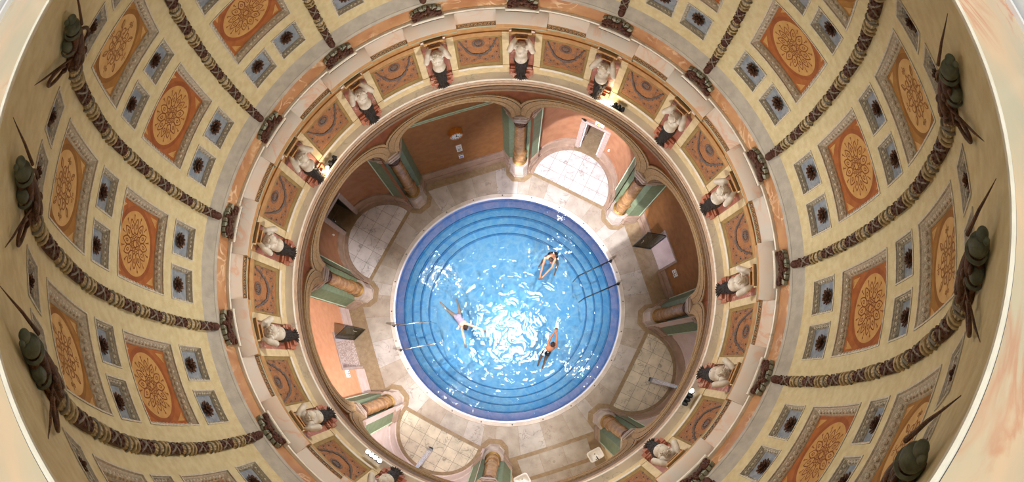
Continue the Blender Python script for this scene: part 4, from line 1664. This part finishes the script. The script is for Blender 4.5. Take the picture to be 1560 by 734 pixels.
# clock
cz = 3.42
root = thing('wall_clock', 'round white clock in an orange case on the brown wall', 'clock', bayP(112.5, -.02, 5.62, cz), rad(112.5))
RX = Matrix.Rotation(-PI / 2, 4, 'Y')
def disc(m, prof, n=36, mi=0):
    o = len(m.V)
    m.lathe(prof, n, m=mi)
    m.V[o:] = [(-v[2], v[1], v[0]) for v in m.V[o:]]
m = MB(); disc(m, [(.235, 0), (.235, .20), (.225, .215), (.205, .215), (.205, .19)]); m.build('case', 'wood_orange', root, 30)
m = MB(); disc(m, [(.001, .192), (.205, .192)]); fc = m.build('dial', 'white', root)
for i in range(12):
    m = MB()
    a = i * PI / 6
    R = Matrix.Rotation(a, 3, 'X')
    m.box(R @ Vector((-.196, 0, .165)), (.004, .018 if i % 3 else .028, .045), R)
    m.build('hour_mark', 'ink', fc)
def hand(nm, a, L_, w_, off):
    m = MB()
    R = Matrix.Rotation(a, 3, 'X')
    m.box(R @ Vector((-.2 - off, 0, L_ / 2 - .02)), (.004, w_, L_), R)
    m.build(nm, 'ink', root)
hand('hour_hand', rad(118), .12, .022, 0)
hand('minute_hand', rad(10), .17, .016, .006)
m = MB(); disc(m, [(.001, .215), (.012, .215), (.012, .19)], 10); m.build('pivot', 'ink', root)


def notice(label, bay, depth, along, z, w, h, mats, lines, name='wall_notice', grp=None, thick=.02):
    root = thing(name, label, 'sign', bayP(bay, along, depth, z), rad(bay), grp)
    m = MB(); m.box((-thick / 2, 0, 0), (thick, w, h)); m.build('board', mats, root, 20)
    for (y, zz, ww, hh) in lines:
        m = MB()
        m.box((-thick - .001, y * w, zz * h), (.003, ww * w, hh * h))
        m.build('printed_line', 'ink', root, 20)
    return root


notice('larger white notice below the wall clock', 112.5, 5.62, -.02, 2.13, .20, .50, 'white', [(0, .30, .5, .03), (0, .02, .92, .015), (0, -.12, .6, .07), (0, -.28, .7, .04), (0, -.36, .6, .03), (-.2, .18, .3, .02)])
r_ = notice('small white and blue notice, lower of the two under the clock', 112.5, 5.62, -.02, 1.44, .18, .30, 'white', [(0, .44, 1.0, .14)])
m = MB(); m.box((-.022, 0, -.02), (.004, .13, .06)); m.box((-.022, 0, -.1), (.004, .10, .03)); m.build('blue_print', 'blue_ink', r_, 20)
notice('white framed notice on the peach wall beside the glass door', 202.5, 5.92, .80, 1.76, .26, .36, 'white', [(.0, 0, .08, 1.0), (-.2, .3, .2, .06), (.25, .3, .25, .06), (.25, -.2, .3, .15), (-.25, -.2, .3, .15)])
notice('white framed notice on the brown wall near the dark glass door', 22.5, 5.92, -.86, 1.60, .26, .36, 'white', [(.0, 0, .08, 1.0), (-.2, .3, .2, .06), (.25, .3, .25, .06), (.25, -.2, .3, .15), (-.25, -.2, .3, .15)])

# exit sign
root = thing('exit_sign', 'lit yellow exit sign over the niche doorway', 'exit sign', nicheP(67.5, NR, -3, 2.42), rad(67.5))
m = MB(); m.box((-.05, 0, 0), (.10, .34, .19)); m.build('housing', 'white', root, 20)
m = MB(); m.box((-.103, 0, 0), (.006, .31, .16)); m.build('lit_panel', 'exit_glow', root, 20)
m = MB()
m.box((-.108, .06, .0), (.004, .07, .10)); m.box((-.108, -.02, 0), (.004, .06, .02)); m.box((-.108, -.06, 0), (.004, .03, .05))
m.build('pictogram', 'green', root, 20)
# door leaf and fittings in the exit niche
root = thing('niche_door', 'white door leaf standing open in the exit niche doorway', 'door', bayP(67.5, -.39, 7.02, .02), rad(67.5))
m = MB(); m.box((.38, .02, 1.03), (.74, .04, 2.04)); m.build('leaf', 'white_paint', root, 20)
m = MB(); m.tube([(.10, .05, .95), (.10, .11, .95), (.24, .11, .95)], .014, 8); m.build('handle', 'chrome', root)
root = thing('niche_door', 'white door leaf folded back on the far jamb of the exit niche', 'door', bayP(67.5, .39, 7.02, .02), rad(67.5))
m = MB(); m.box((.30, -.02, 1.03), (.60, .04, 2.04)); m.build('leaf', 'white_paint', root, 20)
m = MB(); m.tube([(.10, -.05, .95), (.10, -.11, .95), (.22, -.11, .95)], .014, 8); m.build('handle', 'chrome', root)
root = thing('door_closer', 'small black pair of fittings over the exit niche doorframe', 'door closer', nicheP(67.5, NR, 17, 2.32), rad(67.5 - 17))
m = MB(); m.box((-.03, .06, 0), (.06, .06, .06)); m.build('body', 'black', root, 20)
m = MB(); m.box((-.03, -.05, 0), (.06, .12, .06)); m.tube([(-.03, .06, 0), (-.03, -.05, 0)], .012, 6); m.build('arm', 'black', root, 20)
# dark door leaf in the doorway niche
root = thing('niche_door', 'black door leaf standing open in the dim doorway niche', 'door', bayP(157.5, .39, 7.02, .02), rad(157.5))
m = MB(); m.box((.36, -.02, 1.03), (.70, .04, 2.04)); m.build('leaf', 'black', root, 20)
m = MB(); m.tube([(.16, -.05, .95), (.16, -.11, .95), (.28, -.11, .95)], .016, 8); m.build('handle', 'chrome', root)
root = thing('closed_door', 'black inner door at the back of the dim doorway', 'door', bayP(157.5, 0, 8.4, .02), rad(157.5))
m = MB(); m.box((.02, 0, 1.03), (.04, .80, 2.04)); m.build('leaf', 'black', root, 20)
m = MB(); m.box((-.01, .05, 1.5), (.02, .5, .7)); m.build('panel', 'passage', root, 20)
# switches / small plates
for bay, phi, z, lb in ((67.5, -26, 1.15, 'small white switch plate beside the exit niche door'), (157.5, 27, 1.15, 'small white switch plate beside the dim niche doorway')):
    root = thing('switch_plate', lb, 'switch', nicheP(bay, NR, phi, z), rad(bay - phi))
    m = MB(); m.box((-.015, 0, 0), (.03, .09, .15)); m.build('plate', 'white', root, 20)
    m = MB(); m.box((-.035, 0, .02), (.015, .04, .05)); m.build('rocker', 'frame_grey', root, 20)
root = thing('thermometer', 'thin white strip fixed above the dim niche doorway', 'gauge', nicheP(157.5, NR, 6, 2.45), rad(157.5 - 6))
m = MB(); m.box((-.012, 0, 0), (.02, .30, .05)); m.build('strip', 'frame_grey', root, 20)
m = MB(); m.box((-.025, 0, 0), (.008, .24, .018)); m.build('tube', 'white', root, 20)

# glass doors with marble door recesses
def glass_door(bay, hinge, ang, width, label, side):
    root = thing('glass_door', label, 'door', bayP(bay, hinge, 5.93, .02), rad(bay) + ang)
    m = MB(); m.box((-width / 2, 0, 1.04), (width - .04, .014, 2.0)); m.build('glass_pane', 'glass', root, 20)
    m = MB()
    for x, z, dx, dz in ((-width / 2, 2.06, width, .035), (-width / 2, .03, width, .06), (-.015, 1.04, .03, 2.06), (-width + .015, 1.04, .03, 2.06)):
        m.box((x, 0, z), (dx, .032, dz))
    m.build('frame', 'dark_steel', root, 20)
    m = MB()
    m.tube([(-width + .10, .05, .90), (-width + .10, .09, .95), (-width + .10, .09, 1.25), (-width + .10, .05, 1.30)], .014, 8)
    m.tube([(-width + .10, -.05, .90), (-width + .10, -.09, .95), (-width + .10, -.09, 1.25), (-width + .10, -.05, 1.30)], .014, 8)
    m.build('handle', 'chrome', root)
    return root


glass_door(202.5, -.46, .47, .62, 'clear glass door standing open at the peach wall', 1)
glass_door(22.5, .42, -.46, .74, 'grey glass door standing open at the brown wall', 1)
for bay, a, b2, n in ((202.5, -.57, .58, 3), (22.5, -.47, .55, 4)):
    R = Matrix.Rotation(rad(bay), 3, 'Z')
    mb = MB()
    for x in (a - .04, b2 + .04):
        mb.box(bayP(bay, x, 6.0, 1.05), (.24, .08, 2.1), R)
    mb.box(bayP(bay, (a + b2) / 2, 6.0, 2.14), (.24, b2 - a + .16, .08), R)
    struct(mb.build('door_%d' % n, 'frame_grey', None, 20))
    mb = MB()
    c = (a + b2) / 2
    for x in (a, b2):
        mb.add([bayP(bay, x, 6.1, 0), bayP(bay, x, 7.6, 0), bayP(bay, x, 7.6, 2.3), bayP(bay, x, 6.1, 2.3)], [(0, 1, 2, 3)], 0)
    mb.add([bayP(bay, a, 7.6, 0), bayP(bay, b2, 7.6, 0), bayP(bay, b2, 7.6, 2.3), bayP(bay, a, 7.6, 2.3)], [(0, 1, 2, 3)], 0)
    mb.add([bayP(bay, a, 6.1, 2.3), bayP(bay, b2, 6.1, 2.3), bayP(bay, b2, 7.6, 2.3), bayP(bay, a, 7.6, 2.3)], [(0, 1, 2, 3)], 0)
    struct(mb.build('wall_passage_%d' % n, 'white_paint'))
    mb = MB()
    mb.box(bayP(bay, c, 6.72, .006), (1.5, b2 - a, .012), R)
    struct(mb.build('floor_passage_%d' % n, 'pebble' if bay > 100 else 'wall_shower', None, 20))

# showers
for bay, phi, lb, lb2, lb3, H, mt in ((247.5, -2, 'chrome shower head running in the bright shower niche', 'white jet of water under the bright niche shower', 'dark square drain in the bright shower niche floor', 2.25, 0), (337.5, 0, 'chrome shower head running in the brown shower niche', 'thin jet of water under the brown niche shower', 'dark square drain in the brown shower niche floor', 2.25, 0)):
    root = thing('wall_shower', lb, 'shower', nicheP(bay, NR, phi, H), rad(bay - phi))
    m = MB(); m.tube([(0, 0, .05), (-.30, 0, .10), (-.60, 0, .04), (-.67, 0, -.02)], .028, 10); m.build('arm', 'chrome', root)
    m = MB(); m.lathe([(.001, .05), (.04, .05), (.08, .0), (.085, -.03), (.001, -.03)], 20, c=(-.68, 0, -.05)); m.build('head', 'chrome', root, 30)
    m = MB(); m.lathe([(.001, .03), (.07, .03), (.07, 0), (.001, 0)], 18); m.V = [(-v[2], v[1], v[0] + .05 if False else v[0]) for v in m.V]; m.build('wall_plate', 'chrome', root, 30)
    # falling water
    P0 = bayP(bay, 1.06 * math.sin(rad(phi)) * 0 - .03, NC + 1.06, H - .08)
    P1 = bayP(bay, -.02, 6.12, .0)
    m = MB()
    m.tube([P0 - P1, (P0 - P1) * .6 + Vector((0, 0, .12)), (P0 - P1) * .3 + Vector((0, 0, .10)), Vector((0, 0, .01))], [.06, .075, .085, .10], 14, 0, False)
    for i in range(10):
        a = 2 * PI * i / 10
        e = Vector((math.cos(a), math.sin(a), 0))
        m.tube([P0 - P1 + e * .04, (P0 - P1) * .6 + Vector((0, 0, .12)) + e * .055, (P0 - P1) * .3 + Vector((0, 0, .10)) + e * .07, e * .09 + Vector((0, 0, .01))], .006, 5, 0, False)
    o = m.build('water_jet', 'spray')
    o.location = P1
    tag(o, lb2, 'water', None, 'stuff')
    root = thing('floor_drain', lb3, 'drain', bayP(bay, -.02, 6.05, .005), rad(bay) + .1)
    m = MB(); m.box((0, 0, .006), (.16, .16, .012)); m.build('frame', 'drain', root, 20)
    m = MB()
    for i in range(5):
        m.box((0, -.05 + .025 * i, .014), (.12, .010, .006))
    m.build('grate', 'black', root, 20)

# washbasins
for (x, y), rz_, lb in (((3.56, -5.10), rad(-57), 'white washbasin beside the green pier near the brown shower niche'), ((1.08, -6.20), rad(-57 - 0), 'white washbasin next to the pier near the bright shower niche')):
    root = thing('washbasin', lb, 'washbasin', (x, y, .55), rz_)
    m = MB()
    def sq(hx, hy, z, r=.08, n=6):
        pts = []
        for qx, qy, a0 in ((1, 1, 0), (-1, 1, 90), (-1, -1, 180), (1, -1, 270)):
            for i in range(n + 1):
                a = rad(a0 + 90 * i / n)
                pts.append((qx * (hx - r) + r * math.cos(a), qy * (hy - r) + r * math.sin(a), z))
        return pts
    m.loft([sq(.12, .12, .0), sq(.17, .20, .10), sq(.21, .26, .28), sq(.22, .27, .30), sq(.215, .265, .312), sq(.175, .225, .305), sq(.15, .20, .24), sq(.10, .13, .17), sq(.02, .02, .165, .02)], 0, True, (True, True))
    m.build('bowl', 'white', root, 40)
    m = MB()
    m.tube([(.17, 0, .30), (.17, 0, .42), (.14, 0, .45), (.06, 0, .43), (.05, 0, .40)], .018, 8)
    m.tube([(.17, -.06, .30), (.17, -.06, .36)], .016, 8)
    m.build('tap', 'dark_steel', root)
    m = MB(); m.tube([(.02, 0, .0), (.02, 0, -.18), (.14, 0, -.22), (.34, 0, -.22)], .022, 8); m.build('waste_pipe', 'chrome', root)
    m = MB(); m.lathe([(.001, .172), (.028, .172), (.028, .16)], 12); m.build('plug_hole', 'chrome', root)

# slab joints: small pool-rim outlets
proto, used = None, []
for i in range(24):
    a = 7.5 + i * 15
    if proto is None:
        proto = thing('rim_outlet', '', 'drain', group='round outlets in the pool rim')
        m = MB(); m.lathe([(.001, .006), (.022, .006), (.026, .0)], 12); m.build('cap', 'drain', proto)
    place(proto, used, pol(4.33, a, .004), 0, 'small round metal outlet set in the pale pool rim')

# floodlight clusters on the ledge
FL = [(152.4, 4.76, 'floodlight cluster on the ledge by the glowing statue above the dim doorway niche', 3, True),
      (60.8, 4.77, 'floodlight cluster on the ledge above the lit exit niche', 4, True),
      (-29.6, 4.76, 'floodlight cluster on the ledge above the brown shower niche', 4, True),
      (-119.3, 4.76, 'floodlight cluster on the ledge above the bright shower niche', 4, True)]
for a, r, lb, n, on in FL:
    root = thing('floodlight_cluster', lb, 'floodlight', pol(r, a, 7.47), rad(a), 'floodlights on the ledge')
    m = MB(); m.box((0, 0, .015), (.10, .34, .03)); m.tube([(0, -.15, .05), (0, .15, .05)], .012, 6); m.build('bar', 'black', root, 20)
    for i in range(n):
        y = -.15 + .30 * i / (n - 1)
        m = MB()
        glow = i == n - 1 or a < -100
        tilt = Matrix.Rotation(rad(-48 if glow else -125), 3, 'Y')
        pr = [(.012, -.07), (.03, -.06), (.045, -.02), (.055, .03), (.057, .04), (.048, .04)]
        k0 = len(m.V)
        m.lathe(pr, 14)
        m.V[k0:] = [tuple(Vector((-.02, y, .11)) + tilt @ Vector(v)) for v in m.V[k0:]]
        hd = m.build('lamp_head', 'dark_steel', root, 40)
        m = MB()
        m.lathe([(.001, .034), (.05, .034)], 14)
        m.V = [tuple(Vector((-.02, y, .11)) + tilt @ Vector(v)) for v in m.V]
        m.build('lamp_lens', 'lamp_glow' if glow else 'glass', hd)

# ------------------------------------------------------------------ swimmers
def person(label, skin, P, hair_m, hair_r, suit):
    """P: joints in world xy with depth; one continuous body"""
    base = Vector((P['hip'][0], P['hip'][1], -.12))
    b = MB()
    def q(p):
        return Vector(p) - base
    def lim(pts, R, n=10):
        b.tube([q(p) for p in pts], R, n, 0)
        for p, r_ in zip(pts, R):
            b.ell(q(p), r_, None, 10, 8, 0)
    hip = Vector(P['hip']); neck = Vector(P['neck']); head = Vector(P['head'])
    up = (neck - hip).normalized()
    sideL = (Vector(P['shL']) - Vector(P['shR']))
    sv = sideL.normalized()
    wa = hip.lerp(neck, .42); ch = hip.lerp(neck, .75)
    T = Matrix((sv, up, sv.cross(up))).transposed()
    for c, rx, ry, rz_ in ((hip, .155, .13, .105), (hip.lerp(neck, .22), .135, .13, .095), (wa, .125, .13, .088), (hip.lerp(neck, .58), .145, .13, .10), (ch, .165, .12, .105), (hip.lerp(neck, .90), .13, .08, .085)):
        b.ell(q(c), (rx, ry, rz_), T, 14, 10, 0)
    lim([neck, neck.lerp(head, .6)], [.055, .052])
    hf = (head - neck).normalized()
    b.ell(q(head), (.078, .078, .105), None, 14, 10, 0)
    fd = (hf * .7 + Vector((0, 0, -.35))).normalized()
    b.ell(q(head + fd * .095 + Vector((0, 0, -.01))), (.018, .018, .02), None, 8, 6, 0)
    b.ell(q(head + fd * .06 + Vector((0, 0, -.06))), (.05, .05, .04), None, 8, 6, 0)
    for sg in (-1, 1):
        b.ell(q(head + sv * sg * .078), (.014, .014, .03), None, 8, 6, 0)
    for s_, sh, el, ha in (('L', 'shL', 'elL', 'haL'), ('R', 'shR', 'elR', 'haR')):
        A, E_, H_ = Vector(P[sh]), Vector(P[el]), Vector(P[ha])
        lim([ch.lerp(A, .6), A, A.lerp(E_, .5), E_, E_.lerp(H_, .4), H_], [.06, .058, .048, .040, .038, .027])
        dv = (H_ - E_).normalized()
        pv = dv.cross(Vector((0, 0, 1))).normalized()
        b.ell(q(H_ + dv * .045), (.042, .05, .018), Matrix((pv, dv, pv.cross(dv))).transposed(), 10, 8, 0)
        for f_ in range(4):
            o = pv * (.030 - .020 * f_)
            L_ = (.070, .082, .078, .060)[f_]
            s0 = H_ + dv * .075 + o
            lim([s0, s0 + dv * L_ * .5 + o * .12, s0 + dv * L_ + o * .15 + Vector((0, 0, -.012))], [.0105, .0095, .008], 6)
        th = pv * (1 if s_ == 'L' else -1)
        lim([H_ + dv * .02 + th * .030, H_ + dv * .045 + th * .062, H_ + dv * .075 + th * .072], [.013, .011, .009], 6)
    for hp, kn, ft, sg in (('hpL', 'knL', 'ftL', 1), ('hpR', 'knR', 'ftR', -1)):
        A, K_, F_ = Vector(P[hp]), Vector(P[kn]), Vector(P[ft])
        lim([A, A.lerp(K_, .4), K_, K_.lerp(F_, .35), F_], [.092, .082, .056, .054, .034])
        dv = (F_ - K_).normalized()
        b.ell(q(F_ + dv * .06), (.035, .10, .03), Matrix((dv.cross(Vector((0, 0, 1))).normalized(), dv, Vector((0, 0, 1)))).transposed(), 10, 8, 0)
    o = remeshed(b, 'swimmer', [skin], .0075, 3)
    o.location = base
    tag(o, label, 'person', 'swimmers in the pool')
    m = MB()
    m.ell(q(head + Vector((0, 0, .02)) - fd * .015), (.088, .088, .105), None, 16, 10, 0)
    for i in range(40):
        a = random.uniform(0, 2 * PI); t = random.uniform(0, 1.6)
        m.ell(q(head + Vector((.088 * math.sin(t) * math.cos(a), .088 * math.sin(t) * math.sin(a), .02 + .10 * math.cos(t)))), (.02, .02, .014), None, 6, 4, 0)
    if hair_r:
        m.ell(q(head - fd * .09), (.05, .05, .045), None, 10, 6, 0)
    m.build('hair', hair_m, o, None)
    if suit:
        m = MB()
        m.ell(q(hip), (.163, .14, .112), T, 16, 10, 0)
        for hp, kn in (('hpL', 'knL'), ('hpR', 'knR')):
            A, K_ = Vector(P[hp]), Vector(P[kn])
            m.tube([q(A), q(A.lerp(K_, .22))], [.100, .096], 12)
        if suit == 'swim_grey':
            for c, rx, ry, rz_ in ((hip.lerp(neck, .22), .142, .135, .102), (wa, .132, .13, .095), (hip.lerp(neck, .58), .151, .13, .106)):
                m.ell(q(c), (rx, ry, rz_), T, 14, 10, 0)
        m.build('swimsuit', suit, o, None)
    return o


person('swimmer stretched wide on the surface, in a pale suit, nearest the chrome handrails', 'skin_pale',
       dict(hip=(-1.78, -.50, -.12), neck=(-1.50, -.80, -.04), head=(-1.42, -.87, .06), shL=(-1.34, -.74, -.06), shR=(-1.57, -.93, -.06),
            elL=(-1.04, -.83, -.06), haL=(-.78, -.91, -.07), elR=(-1.49, -1.20, -.06), haR=(-1.41, -1.47, -.07),
            hpL=(-1.70, -.46, -.13), knL=(-1.76, -.20, -.16), ftL=(-1.86, .06, -.16), hpR=(-1.85, -.50, -.13), knR=(-2.17, -.29, -.16), ftR=(-2.42, -.08, -.16)),
       'hair', True, 'swim_grey')
person('tanned swimmer with both arms reaching forward, below the dark handrails', 'skin',
       dict(hip=(1.56, 2.18, -.16), neck=(1.44, 2.00, .0), head=(1.46, 1.90, .08), shL=(1.62, 1.98, -.02), shR=(1.25, 1.98, -.02),
            elL=(1.53, 1.66, -.05), haL=(1.24, 1.30, -.06), elR=(1.18, 1.66, -.05), haR=(1.12, 1.30, -.06),
            hpL=(1.64, 2.14, -.2), knL=(1.76, 1.86, -.42), ftL=(1.70, 1.58, -.5), hpR=(1.48, 2.2, -.2), knR=(1.25, 2.05, -.42), ftR=(1.12, 1.83, -.5)),
       'hair', False, 'swim_dark')
person('dark haired swimmer gliding with hands joined toward the exit niche, near the bright glints', 'skin_dark',
       dict(hip=(1.58, -1.50, -.18), neck=(1.73, -1.28, -.02), head=(1.77, -1.20, .08), shL=(1.60, -1.18, -.06), shR=(1.90, -1.25, -.06),
            elL=(1.69, -.94, -.06), haL=(1.82, -.72, -.06), elR=(1.89, -.95, -.06), haR=(1.87, -.72, -.06),
            hpL=(1.52, -1.50, -.2), knL=(1.40, -1.68, -.34), ftL=(1.34, -1.92, -.36), hpR=(1.63, -1.55, -.2), knR=(1.58, -1.76, -.34), ftR=(1.52, -2.0, -.36)),
       'hair', False, 'swim_dark')

# ------------------------------------------------------------------ light
W = bpy.data.worlds.new('world')
sc.world = W
W.use_nodes = True
W.node_tree.nodes['Background'].inputs[0].default_value = (1.0, 0.97, 0.92, 1)
W.node_tree.nodes['Background'].inputs[1].default_value = 0.35

sk = bpy.data.lights.new('skylight', 'AREA')
sk.shape = 'DISK'
sk.size = 5.2
sk.energy = 850
sk.color = (1.0, .985, .96)
sko = bpy.data.objects.new('skylight', sk)
COL.objects.link(sko)
sko.location = (0, 0, 25)


def spot(name, loc, to, power, size, blend=.6, col=(1, .96, .92), r=.06):
    l = bpy.data.lights.new(name, 'SPOT')
    l.energy = power
    l.color = col
    l.spot_size = rad(size)
    l.spot_blend = blend
    l.shadow_soft_size = r
    o = bpy.data.objects.new(name, l)
    COL.objects.link(o)
    o.location = loc
    o.rotation_euler = (Vector(to) - Vector(loc)).to_track_quat('-Z', 'Y').to_euler()
    return o


def fl(a):
    return pol(4.62, a, 7.62)


# each ledge cluster throws light down across the pool and up into the dome
for a, to, dn, size, up, cd in ((-119.3, pol(5.9, 66, .3), 5000, 44, 1100, (.93, .88, 1.0)), (60.8, pol(6.0, -112, .3), 4200, 52, 1100, (1.0, .94, .98)),
                                (-29.6, pol(5.9, 202, .9), 7000, 42, 1100, (1, .92, .90)), (152.4, pol(4.8, -66, 0), 1800, 60, 1100, (1, .95, .9))):
    spot('flood_down', fl(a), to, dn, size, .6, cd, .10)
    spot('flood_pool', fl(a), pol(.4, a, 0), 1500, 58, .8, (.95, .97, 1.0), .12)
    spot('flood_up', fl(a), pol(4.6, a + 180, 9.2), up * 1.45, 87, 1.0, (1, .97, .91), .12)
spot('flood_beam', fl(-119.3), pol(5.9, 63, .2), 13000, 26, .15, (.97, .95, 1.0), .05)
for a in (155.2, 64.6):
    l = bpy.data.lights.new('flood_spill', 'POINT')
    l.energy = 14
    l.color = (1, .72, .42)
    l.shadow_soft_size = .04
    o = bpy.data.objects.new('flood_spill', l)
    COL.objects.link(o)
    o.location = pol(4.66, a, 7.60)
# unseen point lights added to brighten washroom, niches and glass-door passages
for bay, d, zz, p in ((292.5, 6.6, 4.6, 160), (247.5, 6.0, 5.2, 90), (67.5, 6.0, 5.2, 40), (22.5, 6.9, 2.0, 16), (202.5, 6.9, 2.0, 10)):
    l = bpy.data.lights.new('bay_fill', 'POINT')
    l.energy = p
    l.color = (1, .93, .82) if bay > 250 else (.97, .93, 1)
    l.shadow_soft_size = .15
    o = bpy.data.objects.new('bay_fill', l)
    COL.objects.link(o)
    o.location = bayP(bay, 0, d, zz)

sc.view_settings.view_transform = 'Standard'
sc.view_settings.look = 'None'
sc.view_settings.gamma = 1.0
sc.view_settings.use_curve_mapping = False
sc.view_settings.exposure = 0.0
sc.cycles.use_denoising = True
sc.cycles.max_bounces = 10
sc.cycles.diffuse_bounces = 5
sc.cycles.transparent_max_bounces = 12
sc.cycles.sample_clamp_indirect = 6.0
